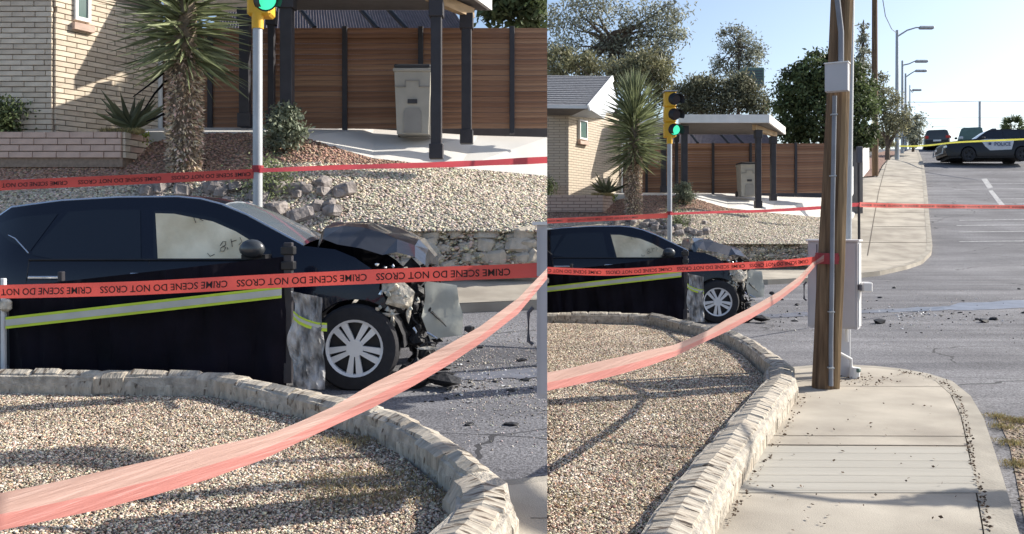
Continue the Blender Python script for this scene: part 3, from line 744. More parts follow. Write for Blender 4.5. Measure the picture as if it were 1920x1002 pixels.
    B().add([(A_.x, A_.y, top - pb.z - .03), (D_.x, D_.y, top - pb.z - .03), (E_.x, E_.y, top - pb.z - .03), (A_.x, E_.y, top - pb.z - .03)], [(0, 1, 2, 3)]).ob('soil', 'reddirt', pl)

def build_fence(V):
    Z = 31.; zb = EYE + 57.5 / F * Z; zt = EYE + 151 / F * Z
    posts = [1166, 1212, 1268, 1336.7, 1407, 1491.6, 1566]
    th = thing('slat_fence', 'brown horizontal slat fence behind the carport in the %s picture' % V.tag, 'fence', V.W((1336 - 960) / F * Z, Z, zb)); base = th.location.copy()
    for p in posts:
        q = V.W((p - 960) / F * Z, Z, zb) - base
        B().bevbox(q.x - .045, q.x + .045, q.y - .06, q.y + .03, q.z - .1, q.z + zt - zb + .02, .006).ob('fence_post', 'postdk', th)
    n = 19; sp = (zt - zb) / n
    for a, b in zip(posts, posts[1:]):
        xa = V.W((a - 960) / F * Z, Z, zb) - base; xb = V.W((b - 960) / F * Z, Z, zb) - base; w_ = xb.x - xa.x
        mms = [B().box(-w_ / 2 + .01, w_ / 2 - .01, -.01, .012, -sp / 2 + .005, sp / 2 - .005).mesh('slat') for _ in range(3)]
        for k in range(n):
            kk = rnd.choice([0, 0, 1, 2]); o = ob('slat', mms[kk], ['slat', 'slat_b', 'slat_c'][kk], th)
            o.location = (xa.x + w_ / 2, xa.y + rnd.uniform(-.004, .004), (k + .5) * sp + rnd.uniform(-.002, .002))
            o.rotation_euler = (rnd.uniform(-.02, .02), rnd.uniform(-.0006, .0006), 0)
    # dark neighbour backdrop hidden behind the slats so gaps read dark: a rail
    r0 = V.W((1166 - 960) / F * Z, Z, zb) - base; r1 = V.W((1566 - 960) / F * Z, Z, zb) - base
    for h in (.2, 1.6): B().box(r0.x, r1.x, r0.y + .03, r0.y + .07, h, h + .08).ob('rail', 'slat_b', th)
    # kerb strip below fence
def build_carport(V):
    t = lambda Z: (.0390625 * Z / K if V.left else 0)
    th = thing('carport', 'white roofed carport on dark square posts in the %s picture' % V.tag, 'carport', V.P(1418, 392, 27.5)); base = th.location.copy()
    def post(px, Z, ybot, ztop, w_, name='post'):
        p = V.P(px, ybot, Z) - base; top = ztop + t(Z) - base.z
        B().bevbox(p.x - w_ / 2, p.x + w_ / 2, p.y - w_ / 2, p.y + w_ / 2, p.z, top, .008).ob(name, 'postdk', th)
        B().bevbox(p.x - w_ / 2 - .025, p.x + w_ / 2 + .025, p.y - w_ / 2 - .025, p.y + w_ / 2 + .025, p.z + .002, p.z + .24, .008).ob('post_foot', 'postdk', th)
        B().bevbox(p.x - w_ / 2 - .03, p.x + w_ / 2 + .03, p.y - w_ / 2 - .03, p.y + w_ / 2 + .03, top - .26, top - .002, .008).ob('post_cap', 'postdk', th)
    post(1421.5, 27.5, 391, 4.62, .17); post(1449.5, 29.5, 377, 4.62, .17); post(1283, 27.5, 366, 4.75, .19)
    post(1268.5, 30.2, 362, 4.75, .11); post(1244, 29.8, 361.5, 4.75, .17)
    sl = [V.W((x - 960) / F * Z, Z, 5.06) - base for x, Z in ((1272, 27), (1443, 27), (1473, 30.6), (1276, 30.6))]
    lo = [q - Vector((0, 0, .26)) for q in sl]
    B().add(sl + lo, [(0, 1, 2, 3), (7, 6, 5, 4), (0, 4, 5, 1), (1, 5, 6, 2), (2, 6, 7, 3), (3, 7, 4, 0)]).ob('roof', 'white', th)
    pw = [V.W((x - 960) / F * Z, Z, 5.25) - base for x, Z in ((1160, 29.35), (1262, 29.35), (1262, 33.5), (1172, 33.5))]; pl_ = [q - Vector((0, 0, .18)) for q in pw]
    B().add(pw + pl_, [(0, 1, 2, 3), (7, 6, 5, 4), (0, 4, 5, 1), (1, 5, 6, 2), (2, 6, 7, 3), (3, 7, 4, 0)]).ob('porch_roof', 'white', th)  # added piece, front edge set to cast the slanting shadow on the brick
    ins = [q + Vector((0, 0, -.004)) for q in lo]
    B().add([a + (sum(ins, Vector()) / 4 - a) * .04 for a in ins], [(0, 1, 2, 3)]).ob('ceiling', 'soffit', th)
    for (x0, Z0, x1, Z1) in ((1414, 27.4, 1454, 29.8),):
        a = V.W((x0 - 960) / F * Z0, Z0, 4.62) - base; b = V.W((x1 - 960) / F * Z1, Z1, 4.62) - base; d = (b - a); d.z = 0; L = d.length; rz = math.atan2(d.y, d.x)
        mt = Matrix.Translation(a) @ Matrix.Rotation(rz, 4, 'Z'); B().box(0, L, -.06, .06, .0, .17, mt).ob('beam', 'tanwood' if x0 == 1414 else 'postdk', th)
    # neighbour's roof above the fence
    nb = thing('neighbour_shed', 'shed with dusty purple corrugated roof seen over the fence in the %s picture' % V.tag, 'shed', V.W((1340 - 960) / F * 35, 35, 2.5)); b2 = nb.location.copy()
    e0, e1, r1, r0 = [V.W((x - 960) / F * Z, Z, z) - b2 for x, Z, z in ((1200, 34.5, 3.9), (1476, 34.5, 3.9), (1425, 38.5, 6.1), (1225, 38.5, 6.1))]
    B().add([e0, e1, r1, r0], [(0, 1, 2, 3)]).ob('roof_deck', 'corr', nb)
    rib = B(); N = 90
    for k in range(N):
        u = k / N; a = e0.lerp(e1, u); b = r0.lerp(r1, u) ; up = Vector((0, -.02, .04)); dx = (e1 - e0) / N * .5
        rib.add([a, a + dx * .5 + up, a + dx, b + dx, b + dx * .5 + up, b], [(0, 1, 4, 5), (1, 2, 3, 4)])
    rib.ob('roof_ribs', 'corr', nb, kind='stuff')
    for (xa, ya, xb, yb) in ((556, 8, 590, 52), (662, 2, 708, 54), (706, -6, 762, 54)):
        A, Bp = l2r(xa, ya), l2r(xb, yb); p = V.P(A[0], A[1], 34.2) - b2; q = V.P(B_x(Bp), Bp[1], 33.6) - b2
        B().tube([p, q], .05, 6).ob('strut', 'black', nb)
    ex = Vector((3.2, 0, 0)); B().add([e0 + Vector((-2, .1, -2)), e1 + ex + Vector((-.1, .1, -2)), e1 + ex + Vector((-.1, .1, .95)), e1 + Vector((-1.2, .1, .95)), e1 + Vector((-1.2, .1, .1)), e0 + Vector((-2, .1, .1))], [(0, 1, 2, 3, 4, 5)]).ob('wall', 'soffit', nb)  # right end stretched and raised, added so the fence gaps look dark
def B_x(p): return p[0]

def build_bin(V):
    p = V.P(1401, 369, 30.0); th = thing('rubbish_bin', 'grey wheeled bin with dark lid by the slat fence in the %s picture' % V.tag, 'bin', p, 0, 'wheeled bins beside the slat fences')
    b = B(); H, wt, wb, d = 1.12, .31, .27, .3
    b.add([(-wb, -d + .04, 0), (wb, -d + .04, 0), (wb, d, 0), (-wb, d, 0), (-wt, -d, H), (wt, -d, H), (wt, d, H), (-wt, d, H)], [(3, 2, 1, 0), (0, 1, 5, 4), (1, 2, 6, 5), (2, 3, 7, 6), (3, 0, 4, 7)])
    b.ob('body', 'bin', th)
    B().bevbox(-wt - .02, wt + .02, -d - .03, d + .03, H - .06, H, .012).ob('rim', 'bin', th)
    B().bevbox(-wt - .005, wt + .005, -d - .02, d + .06, H + .002, H + .07, .02).ob('lid', 'bindk', th)
    # front ribs and arch recess
    r = B(); r.box(-.30, -.12, -d - .012, -d + .01, .80, .82); r.box(.12, .30, -d - .012, -d + .01, .80, .82); r.box(-.13, -.11, -d - .012, -d + .01, .8, .90); r.box(.11, .13, -d - .012, -d + .01, .8, .9); r.box(-.13, .13, -d - .012, -d + .01, .9, .92)
    r.ob('moulded_rib', 'binmid', th)
    B().box(-.08, .08, -d - .008, -d + .02, .52, .59).ob('grip', 'bindk', th)
    B().prism([(-.15, .02), (.15, .02), (.15, .38), (.11, .44), (-.11, .44), (-.15, .38)], -d - .002 + .01, -d + .03).ob('front_recess', 'binmid', th)
    for s in (-1, 1): B().tube([(s * .29 - .03, d + .02, .1), (s * .29 + .03, d + .02, .1)], .1, 14).ob('wheel', 'black', th)

# ------------------------------------------------------------------ signal
def build_signal(V):
    p = V.P(1255.5, 525, 22.4); th = thing('traffic_signal', 'yellow traffic signal on a grey pole showing green in the %s picture' % V.tag, 'traffic signal', p, 0)
    s = 22.4 / F
    zc = lambda y: (525 - y) * s
    B().tube([(0, 0, 0), (0, 0, zc(268))], .062, 16).ob('pole', 'galv', th, smooth=True)
    B().tube([(0, 0, 0), (0, 0, .1)], .12, 12).ob('pole_base', 'galv', th)
    B().tube([(.0, 0, zc(270)), (0, 0, zc(256))], .075, 14).ob('collar', 'yellow', th, smooth=True)
    x0, x1 = (1246 - 1255.5) * s, (1268 - 1255.5) * s
    hd = B()
    for k in range(3): hd.bevbox(x0, x1, -.05, .22, zc(258 - 0) + k * .40, zc(258) + k * .40 + .395, .03)
    h = hd.ob('housing', 'yellow', th)
    B().bevbox(x0 - .02, x1 + .02, -.06, .23, zc(258) + 1.2, zc(258) + 1.23, .005).ob('top_plate', 'galv', th)
    for k, col in enumerate(('lens_green', 'lens_off', 'lens_off')):
        cz = zc(258) + k * .40 + .2; cx = (x0 + x1) / 2 + .10
        # faces toward camera right: tilt the lens units a little
        n = 20; v = B()
        v.tube([(cx, -.052, cz), (cx, -.07, cz)], .135, n); v.ob('lens', col, th)
        vis = []; f = []
        for i in range(n + 1):
            a = R_(-35) + R_(250) * i / n
            for y, rr in ((-.05, .165), (-.15, .158), (-.15, .148), (-.05, .15)):
                vis.append((cx + rr * math.cos(a) + (.0 if y > -.1 else .09), y, cz + rr * math.sin(a) - (.0 if y > -.1 else .03)))
        for i in range(n):
            for j in range(4): f.append((i * 4 + j, i * 4 + (j + 1) % 4, (i + 1) * 4 + (j + 1) % 4, (i + 1) * 4 + j))
        B().add(vis, f).ob('visor', 'black', th, smooth=True)
        B().tube([(cx, -.0535, cz), (cx, -.049, cz)], .155, n).ob('lens_ring', 'black', th)

# ------------------------------------------------------------------ cabinet, utility pole
def build_cabinet(V):
    Z = 8.9; s = Z / F
    yaw = R_(-9) if V.left else R_(-31)
    p = V.P(1556, 720, Z); zc = lambda y: (720 - y) * s
    th = thing('signal_cabinet', ('grey metal cabinet cut off at the right edge of the left picture' if V.left else 'grey metal control cabinet standing behind the wooden pole'), 'utility cabinet', p, 0)
    W_ = (1590 - 1515) * s
    mt = Matrix.Translation((-.23, 0, 0)) @ Matrix.Rotation(yaw, 4, 'Z')
    wl = W_ / math.cos(yaw)
    dp = .17 if not V.left else .3
    # body: front towards the camera, lit side to the right
    bd = B(); bd.box(0, wl, 0, dp, zc(613), zc(452), mt); bd.ob('body', 'box', th)
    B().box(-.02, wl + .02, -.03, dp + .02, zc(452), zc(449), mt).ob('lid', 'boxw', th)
    B().box(.02, wl - .02, -.014, -.001, zc(609), zc(456), mt).ob('door', 'box', th)
    B().box(wl * .18, wl * .18 + .012, -.018, -.012, zc(607), zc(458), mt).ob('door_seam', 'boxdk', th)
    B().box(wl + .001, wl + .012, .03, dp - .02, zc(608), zc(456), mt).ob('side_panel', 'boxw', th)  # paler than the body, painting the cabinet's sunlit side
    B().tube([mt @ Vector((-.03, .08, zc(565))), mt @ Vector((-.055, .08, zc(562))), mt @ Vector((-.055, .08, zc(535))), mt @ Vector((-.03, .08, zc(530)))], .01, 8).ob('handle', 'boxdk', th)
    if not V.left:
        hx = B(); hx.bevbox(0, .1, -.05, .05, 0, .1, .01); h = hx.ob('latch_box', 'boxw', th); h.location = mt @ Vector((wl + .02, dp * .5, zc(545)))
        ln = B().bevbox(0, .03, -.03, .03, 0, .06, .005).ob('lock', 'boxdk', th); ln.location = mt @ Vector((wl + .005, dp * .5 - .08, zc(541)))
        B().bevbox(.10, .22, .02, .14, zc(722), zc(612), .005).ob('pedestal', 'box', th)
        B().tube([(.07, -.06, zc(655)), (.07, -.08, zc(660)), (.2, -.05, zc(672)), (.21, -.03, zc(700))], .016, 8).ob('conduit', 'boxw', th)
        B().tube([(.24, -.04, zc(722)), (.24, -.04, zc(705)), (.25, -.04, zc(688))], .05, 10).ob('hub', 'boxw', th)
        B().tube([(.27, -.085, zc(692)), (.25, -.1, zc(692))], .022, 10).ob('cap', 'acgreen', th)
        B().tube([(.16, -.04, zc(612)), (.16, -.05, zc(640))], .018, 8).ob('conduit', 'boxw', th)
def build_pole():
    V = RV; Z = 8.34
    th = thing('utility_pole', 'weathered wooden utility pole with grey conduit and red tape knot', 'utility pole', V.P(1547, 727, Z)); b = th.location.copy()
    s = Z / F
    q = lambda px, py, dz=0: V.P(px, py, Z + dz) - b
    pts = [q(1544, 732), q(1548, 640), q(1553, 520), q(1563, 340), q(1571, 160), q(1578, -10), q(1585, -260), q(1592, -620), q(1600, -1000)]
    B().tube(pts, [.112, .110, .108, .105, .102, .100, .097, .094, .09], 18).ob('pole', 'wood', th, smooth=True)
    # wooden moulding over the wires; its paler colour paints the pole's lit half
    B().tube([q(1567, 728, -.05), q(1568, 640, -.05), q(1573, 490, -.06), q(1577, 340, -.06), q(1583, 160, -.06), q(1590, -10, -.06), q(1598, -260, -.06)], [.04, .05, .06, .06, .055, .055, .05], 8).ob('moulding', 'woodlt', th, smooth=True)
    B().tube([q(1558, 724, -.13), q(1558, 640, -.13), q(1560, 520, -.13), q(1561, 400, -.14), q(1565, 180, -.15)], .021, 10).ob('conduit', 'conduit', th, smooth=True)
    B().tube([q(1577, 125, -.15), q(1577, 60, -.15), q(1569, -10, -.14), q(1572, -260, -.14)], .026, 10).ob('conduit', 'conduit', th, smooth=True)
    for y, px in ((690, 1558), (585, 1559), (330, 1562), (215, 1564)):
        B().box(-.026, .026, -.024, .03, -.006, .006, Matrix.Translation(q(px, y, -.15))).ob('strap', 'galv', th)
    # junction box high on the pole
    mt = Matrix.Translation(q(1546.5, 172, -.24)) @ Matrix.Rotation(R_(-30), 4, 'Z'); wdt = 34 * s / math.cos(R_(30))
    jb = B().box(0, wdt, 0, .11, 0, 50 * s, mt).ob('junction_box', 'box', th)
    B().box(-.008, wdt + .008, -.012, .118, 50 * s, 52 * s, mt).ob('cover', 'boxw', jb)
    # big base flare
    st = thing('steel_pole', 'tall galvanised signal pole directly behind the wooden pole', 'pole', V.P(1589, 700, 9.3)); b3 = st.location.copy()
    B().tube([V.P(1587, 700, 9.3) - b3, V.P(1590, 400, 9.3) - b3, V.P(1596, 0, 9.3) - b3, V.P(1600, -300, 9.3) - b3], [.042, .04, .036, .034], 12).ob('shaft', 'galv', st, smooth=True)
    B().tube([V.P(1587, 702, 9.3) - b3, V.P(1587, 692, 9.3) - b3], .09, 12).ob('flange', 'galv', st)

# ------------------------------------------------------------------ cars
def panel2d(outline, holes_lines_x, holes_lines_z, yfun):
    bm = bmesh.new(); vs = [bm.verts.new((x, 0, z)) for x, z in outline]; bm.faces.new(vs)
    for x in holes_lines_x: bmesh.ops.bisect_plane(bm, geom=bm.verts[:] + bm.edges[:] + bm.faces[:], plane_co=(x, 0, 0), plane_no=(1, 0, 0))
    for z in holes_lines_z: bmesh.ops.bisect_plane(bm, geom=bm.verts[:] + bm.edges[:] + bm.faces[:], plane_co=(0, 0, z), plane_no=(0, 0, 1))
    bmesh.ops.triangulate(bm, faces=bm.faces[:])
    for v in bm.verts: v.co.y = yfun(v.co.x, v.co.z)
    bm.verts.index_update(); v = [q.co.copy() for q in bm.verts]; f = [[a.index for a in q.verts] for q in bm.faces]; bm.free(); return v, f
def arch(cx, cz, r, a0=-8, a1=188, n=14): return [(cx + r * math.cos(R_(a0 + (a1 - a0) * i / n)), cz + r * math.sin(R_(a0 + (a1 - a0) * i / n))) for i in range(n + 1)]
def wheel(parent, x, y, r=.37, out=-1, spokes=5, rimm='rim', w_=.22):
    e = bpy.data.objects.new('wheel', None); C.objects.link(e); e.parent = parent; e.location = (x, y, r); e.rotation_euler = (0, rnd.uniform(0, 1), 0)
    n = 36
    prof = [(.66, 0), (.70, .0), (.94, .012), (1., .04), (1., w_ - .04), (.94, w_ - .01), (.7, w_), (.66, w_)]
    v = []; f = []
    for i in range(n):
        a = 2 * math.pi * i / n
        for rr, d in prof: v.append((r * rr * math.cos(a), -out * d, r * rr * math.sin(a)))
    k = len(prof)
    for i in range(n):
        for j in range(k - 1): f.append((i * k + j, i * k + j + 1, ((i + 1) % n) * k + j + 1, ((i + 1) % n) * k + j))
    B().add(v, f).ob('tyre', 'tyre', e, smooth=True)
    rim = B(); rp = [(.60, .012), (.665, .0), (.69, .004), (.69, .05), (.60, .06)]; v = []; f = []
    for i in range(n):
        a = 2 * math.pi * i / n
        for rr, d in rp: v.append((r * rr * math.cos(a), -out * d, r * rr * math.sin(a)))
    k = len(rp)
    for i in range(n):
        for j in range(k): f.append((i * k + j, i * k + (j + 1) % k, ((i + 1) % n) * k + (j + 1) % k, ((i + 1) % n) * k + j))
    rim.add(v, f)
    for s in range(spokes):           # Y-shaped pairs
        a = 2 * math.pi * s / spokes
        for off in (-.19, .19):
            a1 = a + off; p0 = Vector((math.cos(a) * .13, 0, math.sin(a) * .13)) * r + Vector((math.cos(a + math.pi / 2 * (1 if off > 0 else -1)), 0, math.sin(a + math.pi / 2 * (1 if off > 0 else -1)))) * .02
            p1 = Vector((math.cos(a1), 0, math.sin(a1))) * r * .635; d = (p1 - p0).normalized(); nn = Vector((-d.z, 0, d.x)); w0, w1 = .017, .030
            pts = [p0 - nn * w0, p0 + nn * w0, p1 + nn * w1, p1 - nn * w1]; y0 = -out * .018; y1 = -out * .05
            rim.add([q + Vector((0, y0, 0)) for q in pts] + [q + Vector((0, y1, 0)) for q in pts], [(0, 1, 2, 3), (0, 4, 5, 1), (1, 5, 6, 2), (2, 6, 7, 3), (3, 7, 4, 0)])
    rim.tube([(0, -out * .012, 0), (0, -out * .05, 0)], r * .2, 16)
    rim.ob('rim', rimm, e)
    B().tube([(0, -out * .09, 0), (0, -out * .1, 0)], r * .67, 24).ob('spoke_shade_disc', 'rimdk', e)  # near-black disc stands for the shade behind the spokes
    return e
def wreck():
    th = thing('crashed_car', '', 'car'); Wd = 1.82
    def ys(x, z):
        y = .03 + .10 * ((z - .62) / .6) ** 2 if z < 1.12 else .10 + (z - 1.12) * .45
        if z < .35: y += (.35 - z) * .25
        if x > .05: y += (x - .05) ** 2 * .55
        if x < -2.9: y += (-2.9 - x) ** 2 * .5
        if .93 < z < .97: y -= .004
        return y
    top = [(-3.62, .95), (-3.52, 1.18), (-3.40, 1.42), (-3.15, 1.585), (-2.7, 1.645), (-2.2, 1.675), (-1.66, 1.68), (-1.45, 1.66), (-1.25, 1.61), (-1.02, 1.52), (-.75, 1.385), (-.48, 1.25)]
    fend = [(-.2, 1.22), (-.02, 1.15), (.12, 1.06), (.21, .97), (.20, .88), (.25, .80), (.27, .74)]
    out = top + fend + arch(0, .37, .425, 52) + [(-.46, .24), (-2.2, .24)] + arch(-2.66, .37, .42) + [(-3.12, .3), (-3.6, .35)]
    xs = [-3.5 + .12 * i for i in range(34)]; zs = [.3 + .09 * i for i in range(16)]
    for far in (0, 1):
        v, f = panel2d(out, xs, zs, ys)
        if far: v = [Vector((a.x, Wd - a.y, a.z)) for a in v]
        B().add(v, f).ob('side_panel', 'carpaint', th, smooth=True)
    def strip(pts, name, m, crown=.03, n=6):
        v = []; f = []
        for x, z in pts:
            y0 = ys(x, z); y1 = Wd - y0
            for k in range(n + 1): t = k / n; v.append((x, y0 + (y1 - y0) * t, z + crown * 4 * t * (1 - t)))
        for i in range(len(pts) - 1):
            for k in range(n): f.append((i * (n + 1) + k, i * (n + 1) + k + 1, (i + 1) * (n + 1) + k + 1, (i + 1) * (n + 1) + k))
        return B().add(v, f).ob(name, m, th, smooth=True)
    strip(top[:9], 'roof', 'carpaint'); strip(top[8:12], 'windscreen', 'windshield', .05)
    strip([(-3.62, .3), (-3.64, .6), (-3.62, .95)], 'tailgate', 'carpaint', 0)
    B().box(-3.4, -.5, .2, Wd - .2, .2, .5).ob('underbody', 'torn', th)
    # chrome tube standing in for the sky's reflection along the roof edge
    B().tube([(x, ys(x, z) + .02, z + .006) for x, z in top[2:12]], .014, 6).ob('roof_highlight', 'chrome', th)
    def pane(name, poly, m, d=.006, par=None, sub=.08):
        xs_ = [min(p[0] for p in poly) + sub * i for i in range(1, 40)]; zs_ = [min(p[1] for p in poly) + sub * i for i in range(1, 12)]
        v, f = panel2d(poly, xs_, zs_, lambda x, z: ys(x, z) - d); return B().add(v, f).ob(name, m, par or th, smooth=True)
    X = lambda px: (px - 665) / 219.8
    Zc = lambda py: (735 - py) / 219.8
    L = lambda pts: [(X(a), Zc(b)) for a, b in pts]
    pane('window', L([(258, 392), (300, 392), (380, 406), (440, 432), (500, 470), (500, 487), (276, 487)]), 'carglass', .004, sub=.07)
    ab = pane('side_airbag', L([(263, 397), (300, 398), (378, 413), (425, 432), (466, 455), (455, 484), (284, 484)]), 'airbag', .008, sub=.05)
    # grease pencil scribbles on the glass
    sc = B()
    for pts in (((400, 460), (404, 452), (410, 452), (410, 459), (402, 464), (402, 470), (409, 470), (411, 463), (405, 460)), ((419, 447), (424, 462)), ((421, 452), (430, 449)), ((436, 444), (441, 452), (436, 458)), ((414, 463), (416, 467)),
                ((340, 405), (346, 416)), ((352, 408), (360, 412)), ((378, 474), (384, 480), (392, 476))):
        sc.tube([(X(a), ys(X(a), Zc(b)) - .014, Zc(b)) for a, b in pts], .0028, 4)
    sc.ob('grease_marks', 'black', ab, kind='stuff')
    pane('window', L([(92, 394), (150, 390), (232, 390), (252, 486), (90, 486), (42, 478), (40, 470)]), 'carglass', .005)
    pane('window', L([(-60, 420), (0, 404), (72, 398), (36, 470), (-10, 452)]), 'carglass', .005)
    B().tube([(X(a), ys(X(a), Zc(b)) - .006, Zc(b)) for a, b in ((-60, 424), (0, 446), (34, 474))], .006, 6).ob('trim', 'chrome', th)
    # belt moulding
    B().tube([(x, ys(x, 1.13) - .006, 1.13) for x in [X(a) for a in (38, 120, 200, 280, 360, 430, 500)]], .011, 6).ob('belt_trim', 'black', th)
    for cx in (72, 266):
        B().bevbox(X(cx - 30), X(cx + 30), -.035 + ys(X(cx), 1), -.015 + ys(X(cx), 1), Zc(520 if cx < 100 else 514) - .014, Zc(520 if cx < 100 else 514) + .014, .008).ob('door_handle', 'chrome', th)
    for xx, z0, z1 in ((X(268), .3, 1.12), (X(38), .8, 1.12), (X(520), .3, 1.15)):
        B().tube([(xx, ys(xx, z) - .0005, z) for z in (z0, (z0 + z1) / 2, z1)], .004, 4).ob('door_gap', 'black', th)
    # mirror
    mb = bmesh.new(); bmesh.ops.create_uvsphere(mb, u_segments=14, v_segments=8, radius=1)
    vv = [Vector((X(478) + q.co.x * .11, -.10 + q.co.y * .07, Zc(465) + q.co.z * (.085 if q.co.z > 0 else .075))) for q in mb.verts]; mb.verts.index_update(); ff = [[a.index for a in q.verts] for q in mb.faces]; mb.free()
    mir = B().add(vv, ff).ob('side_mirror', 'darkcar', th, smooth=True)
    B().box(X(455), X(500), -.06, .12, 1.14, 1.18).ob('mirror_arm', 'black', mir)
    wheel(th, 0, -.02, .375); wheel(th, -2.66, 0.0, .375); wheel(th, 0, Wd, .375, out=1); wheel(th, -2.66, Wd, .375, out=1)
    # inner wheel arch
    v = []; f = []
    for i, (x, z) in enumerate(arch(0, .37, .42, 0, 180, 12)): v += [(x, .05, z), (x, .35, z)]
    f = [(2 * i, 2 * i + 1, 2 * i + 3, 2 * i + 2) for i in range(12)]
    B().add(v, f).ob('wheel_liner', 'torn', th)
    # crumpled hood: tented sheet
    r = random.Random(3); nu, nv = 16, 12; v = []; nv = 6
    pr = [(578, 452), (585, 425), (592, 417), (625, 417), (665, 421), (705, 432), (735, 440), (768, 455), (788, 475), (797, 492), (792, 504)]
    pr = [(X(a), Zc(b)) for a, b in pr]; nu = len(pr)
    for i in range(nu):
        x, z = pr[i]
        for j in range(nv + 1):
            t = j / nv; y = .15 + 1.5 * t
            cr = r.uniform(-.035, .03)
            if j == 0: dz = -.10 - .10 * max(0, 1 - abs(x - .0) * 2) - abs(noise.noise(Vector((x * 9, 0, 0)))) * .09; dx = .02
            elif j == 1: dz = -.03 + cr * .5; dx = 0
            else: dz = cr; dx = 0
            if i >= nu - 1: dx += r.uniform(-.08, .05); dz += r.uniform(-.09, .02)
            
            v.append((x + dx + cr * .4, y + cr * .5, z + dz))
    n1 = nv + 1; f = [(i * n1 + j, i * n1 + j + 1, (i + 1) * n1 + j + 1, (i + 1) * n1 + j) for i in range(nu - 1) for j in range(nv)]
    B().add(v, f).ob('hood', 'crumple', th, label='buckled dark hood bent up into a ridge')
    # pale fender edge highlight
    def shard(cx, cy, cz, s, m, name='torn_piece', n=7, par=th, flat_=(1, 1, 1)):
        b = bmesh.new(); bmesh.ops.create_icosphere(b, subdivisions=1, radius=1)
        for q in b.verts: q.co = Vector((cx + q.co.x * s * flat_[0] * r.uniform(.4, 1.35), cy + q.co.y * s * flat_[1] * r.uniform(.4, 1.35), cz + q.co.z * s * flat_[2] * r.uniform(.4, 1.35)))
        b.verts.index_update(); vv = [q.co.copy() for q in b.verts]; ff = [[a.index for a in q.verts] for q in b.faces]; b.free(); return B().add(vv, ff)
    # engine bay mass and torn bits
    eb = B()
    for _ in range(150):
        px, py = r.uniform(700, 812), r.uniform(505, 720)
        if py > 600: px = r.uniform(745, 800)
        if (px - 665) ** 2 + (py - 652) ** 2 < 92 ** 2: continue
        s = shard(X(px), r.uniform(.3, 1.2), Zc(py), r.uniform(.03, .09), None); eb.add(s.v, s.f)
    eb.add(*(lambda q: (q.v, q.f))(shard(X(730), .9, .78, .28, None, flat_=(1, 2, .8))))
    eb.ob('engine_bay', 'torn', th)
    for i in range(26):
        px, py = r.uniform(700, 805), r.uniform(560, 735); 
        if (px - 665) ** 2 + (py - 652) ** 2 < 95 ** 2: px += 40
        a = Vector((X(px), r.uniform(.08, .4), Zc(py))); d = Vector((r.uniform(-.09, .12), r.uniform(-.05, .05), r.uniform(-.14, .05))); e_ = Vector((r.uniform(-.05, .06), 0, r.uniform(-.1, .03)))
        B().tube([a, a + d, a + d + e_], [.012, .008, .004], 5).ob('torn_strip', r.choice(['torn', 'black', 'torn', 'chrome']), th)
    for (px, py, s, fl) in ((748, 560, .12, (1, .5, 1.25)), (740, 540, .10, (1.3, .5, .6)), (726, 525, .05, (1.6, .5, .6)), (735, 605, .05, (.5, .4, 1.2)), (728, 590, .05, (1.6, .4, .5)), (765, 590, .06, (.6, .4, 1.1)), (800, 655, .05, (1.8, .3, .4))):
        q = shard(X(px), .06, Zc(py), s, None, flat_=fl); q.ob('headlight_fragment', 'lamp', th)
    for i in range(22):
        px, py = r.uniform(705, 785), r.uniform(490, 590); q = shard(X(px), .02, Zc(py), r.uniform(.012, .03), None); q.ob('broken_plastic', r.choice(['lamp', 'chrome', 'radiator']), th)
    # pale panel hanging out front
    pn = [(790, 530), (852, 540), (856, 575), (864, 600), (862, 640), (800, 645), (785, 600), (792, 560)]
    v, f = panel2d([(X(a), Zc(b)) for a, b in pn], [X(795 + 12 * i) for i in range(6)], [Zc(540 + 15 * i) for i in range(8)], lambda x, z: .30 + .03 * noise.noise(Vector((x * 9, z * 9, 0))) + (x - .6) * .4)
    v2 = [q + Vector((.0, .03, 0)) for q in v]
    B().add(v + v2, f + [[a + len(v) for a in q][::-1] for q in f]).ob('hanging_panel', 'radiator', th, smooth=True, label='pale grey panel hanging off the crushed front')
    q = shard(X(880), .2, Zc(622), .06, None, flat_=(.8, .6, .8)); q.ob('torn_piece', 'torn', th)
    q = shard(X(835), .1, .08, .16, None, flat_=(1.2, 1, .35)); q.ob('torn_piece', 'torn', th)
    q = shard(X(780), .1, .12, .14, None, flat_=(1, 1, .9)); q.ob('torn_piece', 'torn', th)
    q = shard(X(815), .3, .22, .11, None, flat_=(1.6, 1, .6)); q.ob('torn_piece', 'torn', th)
    return th

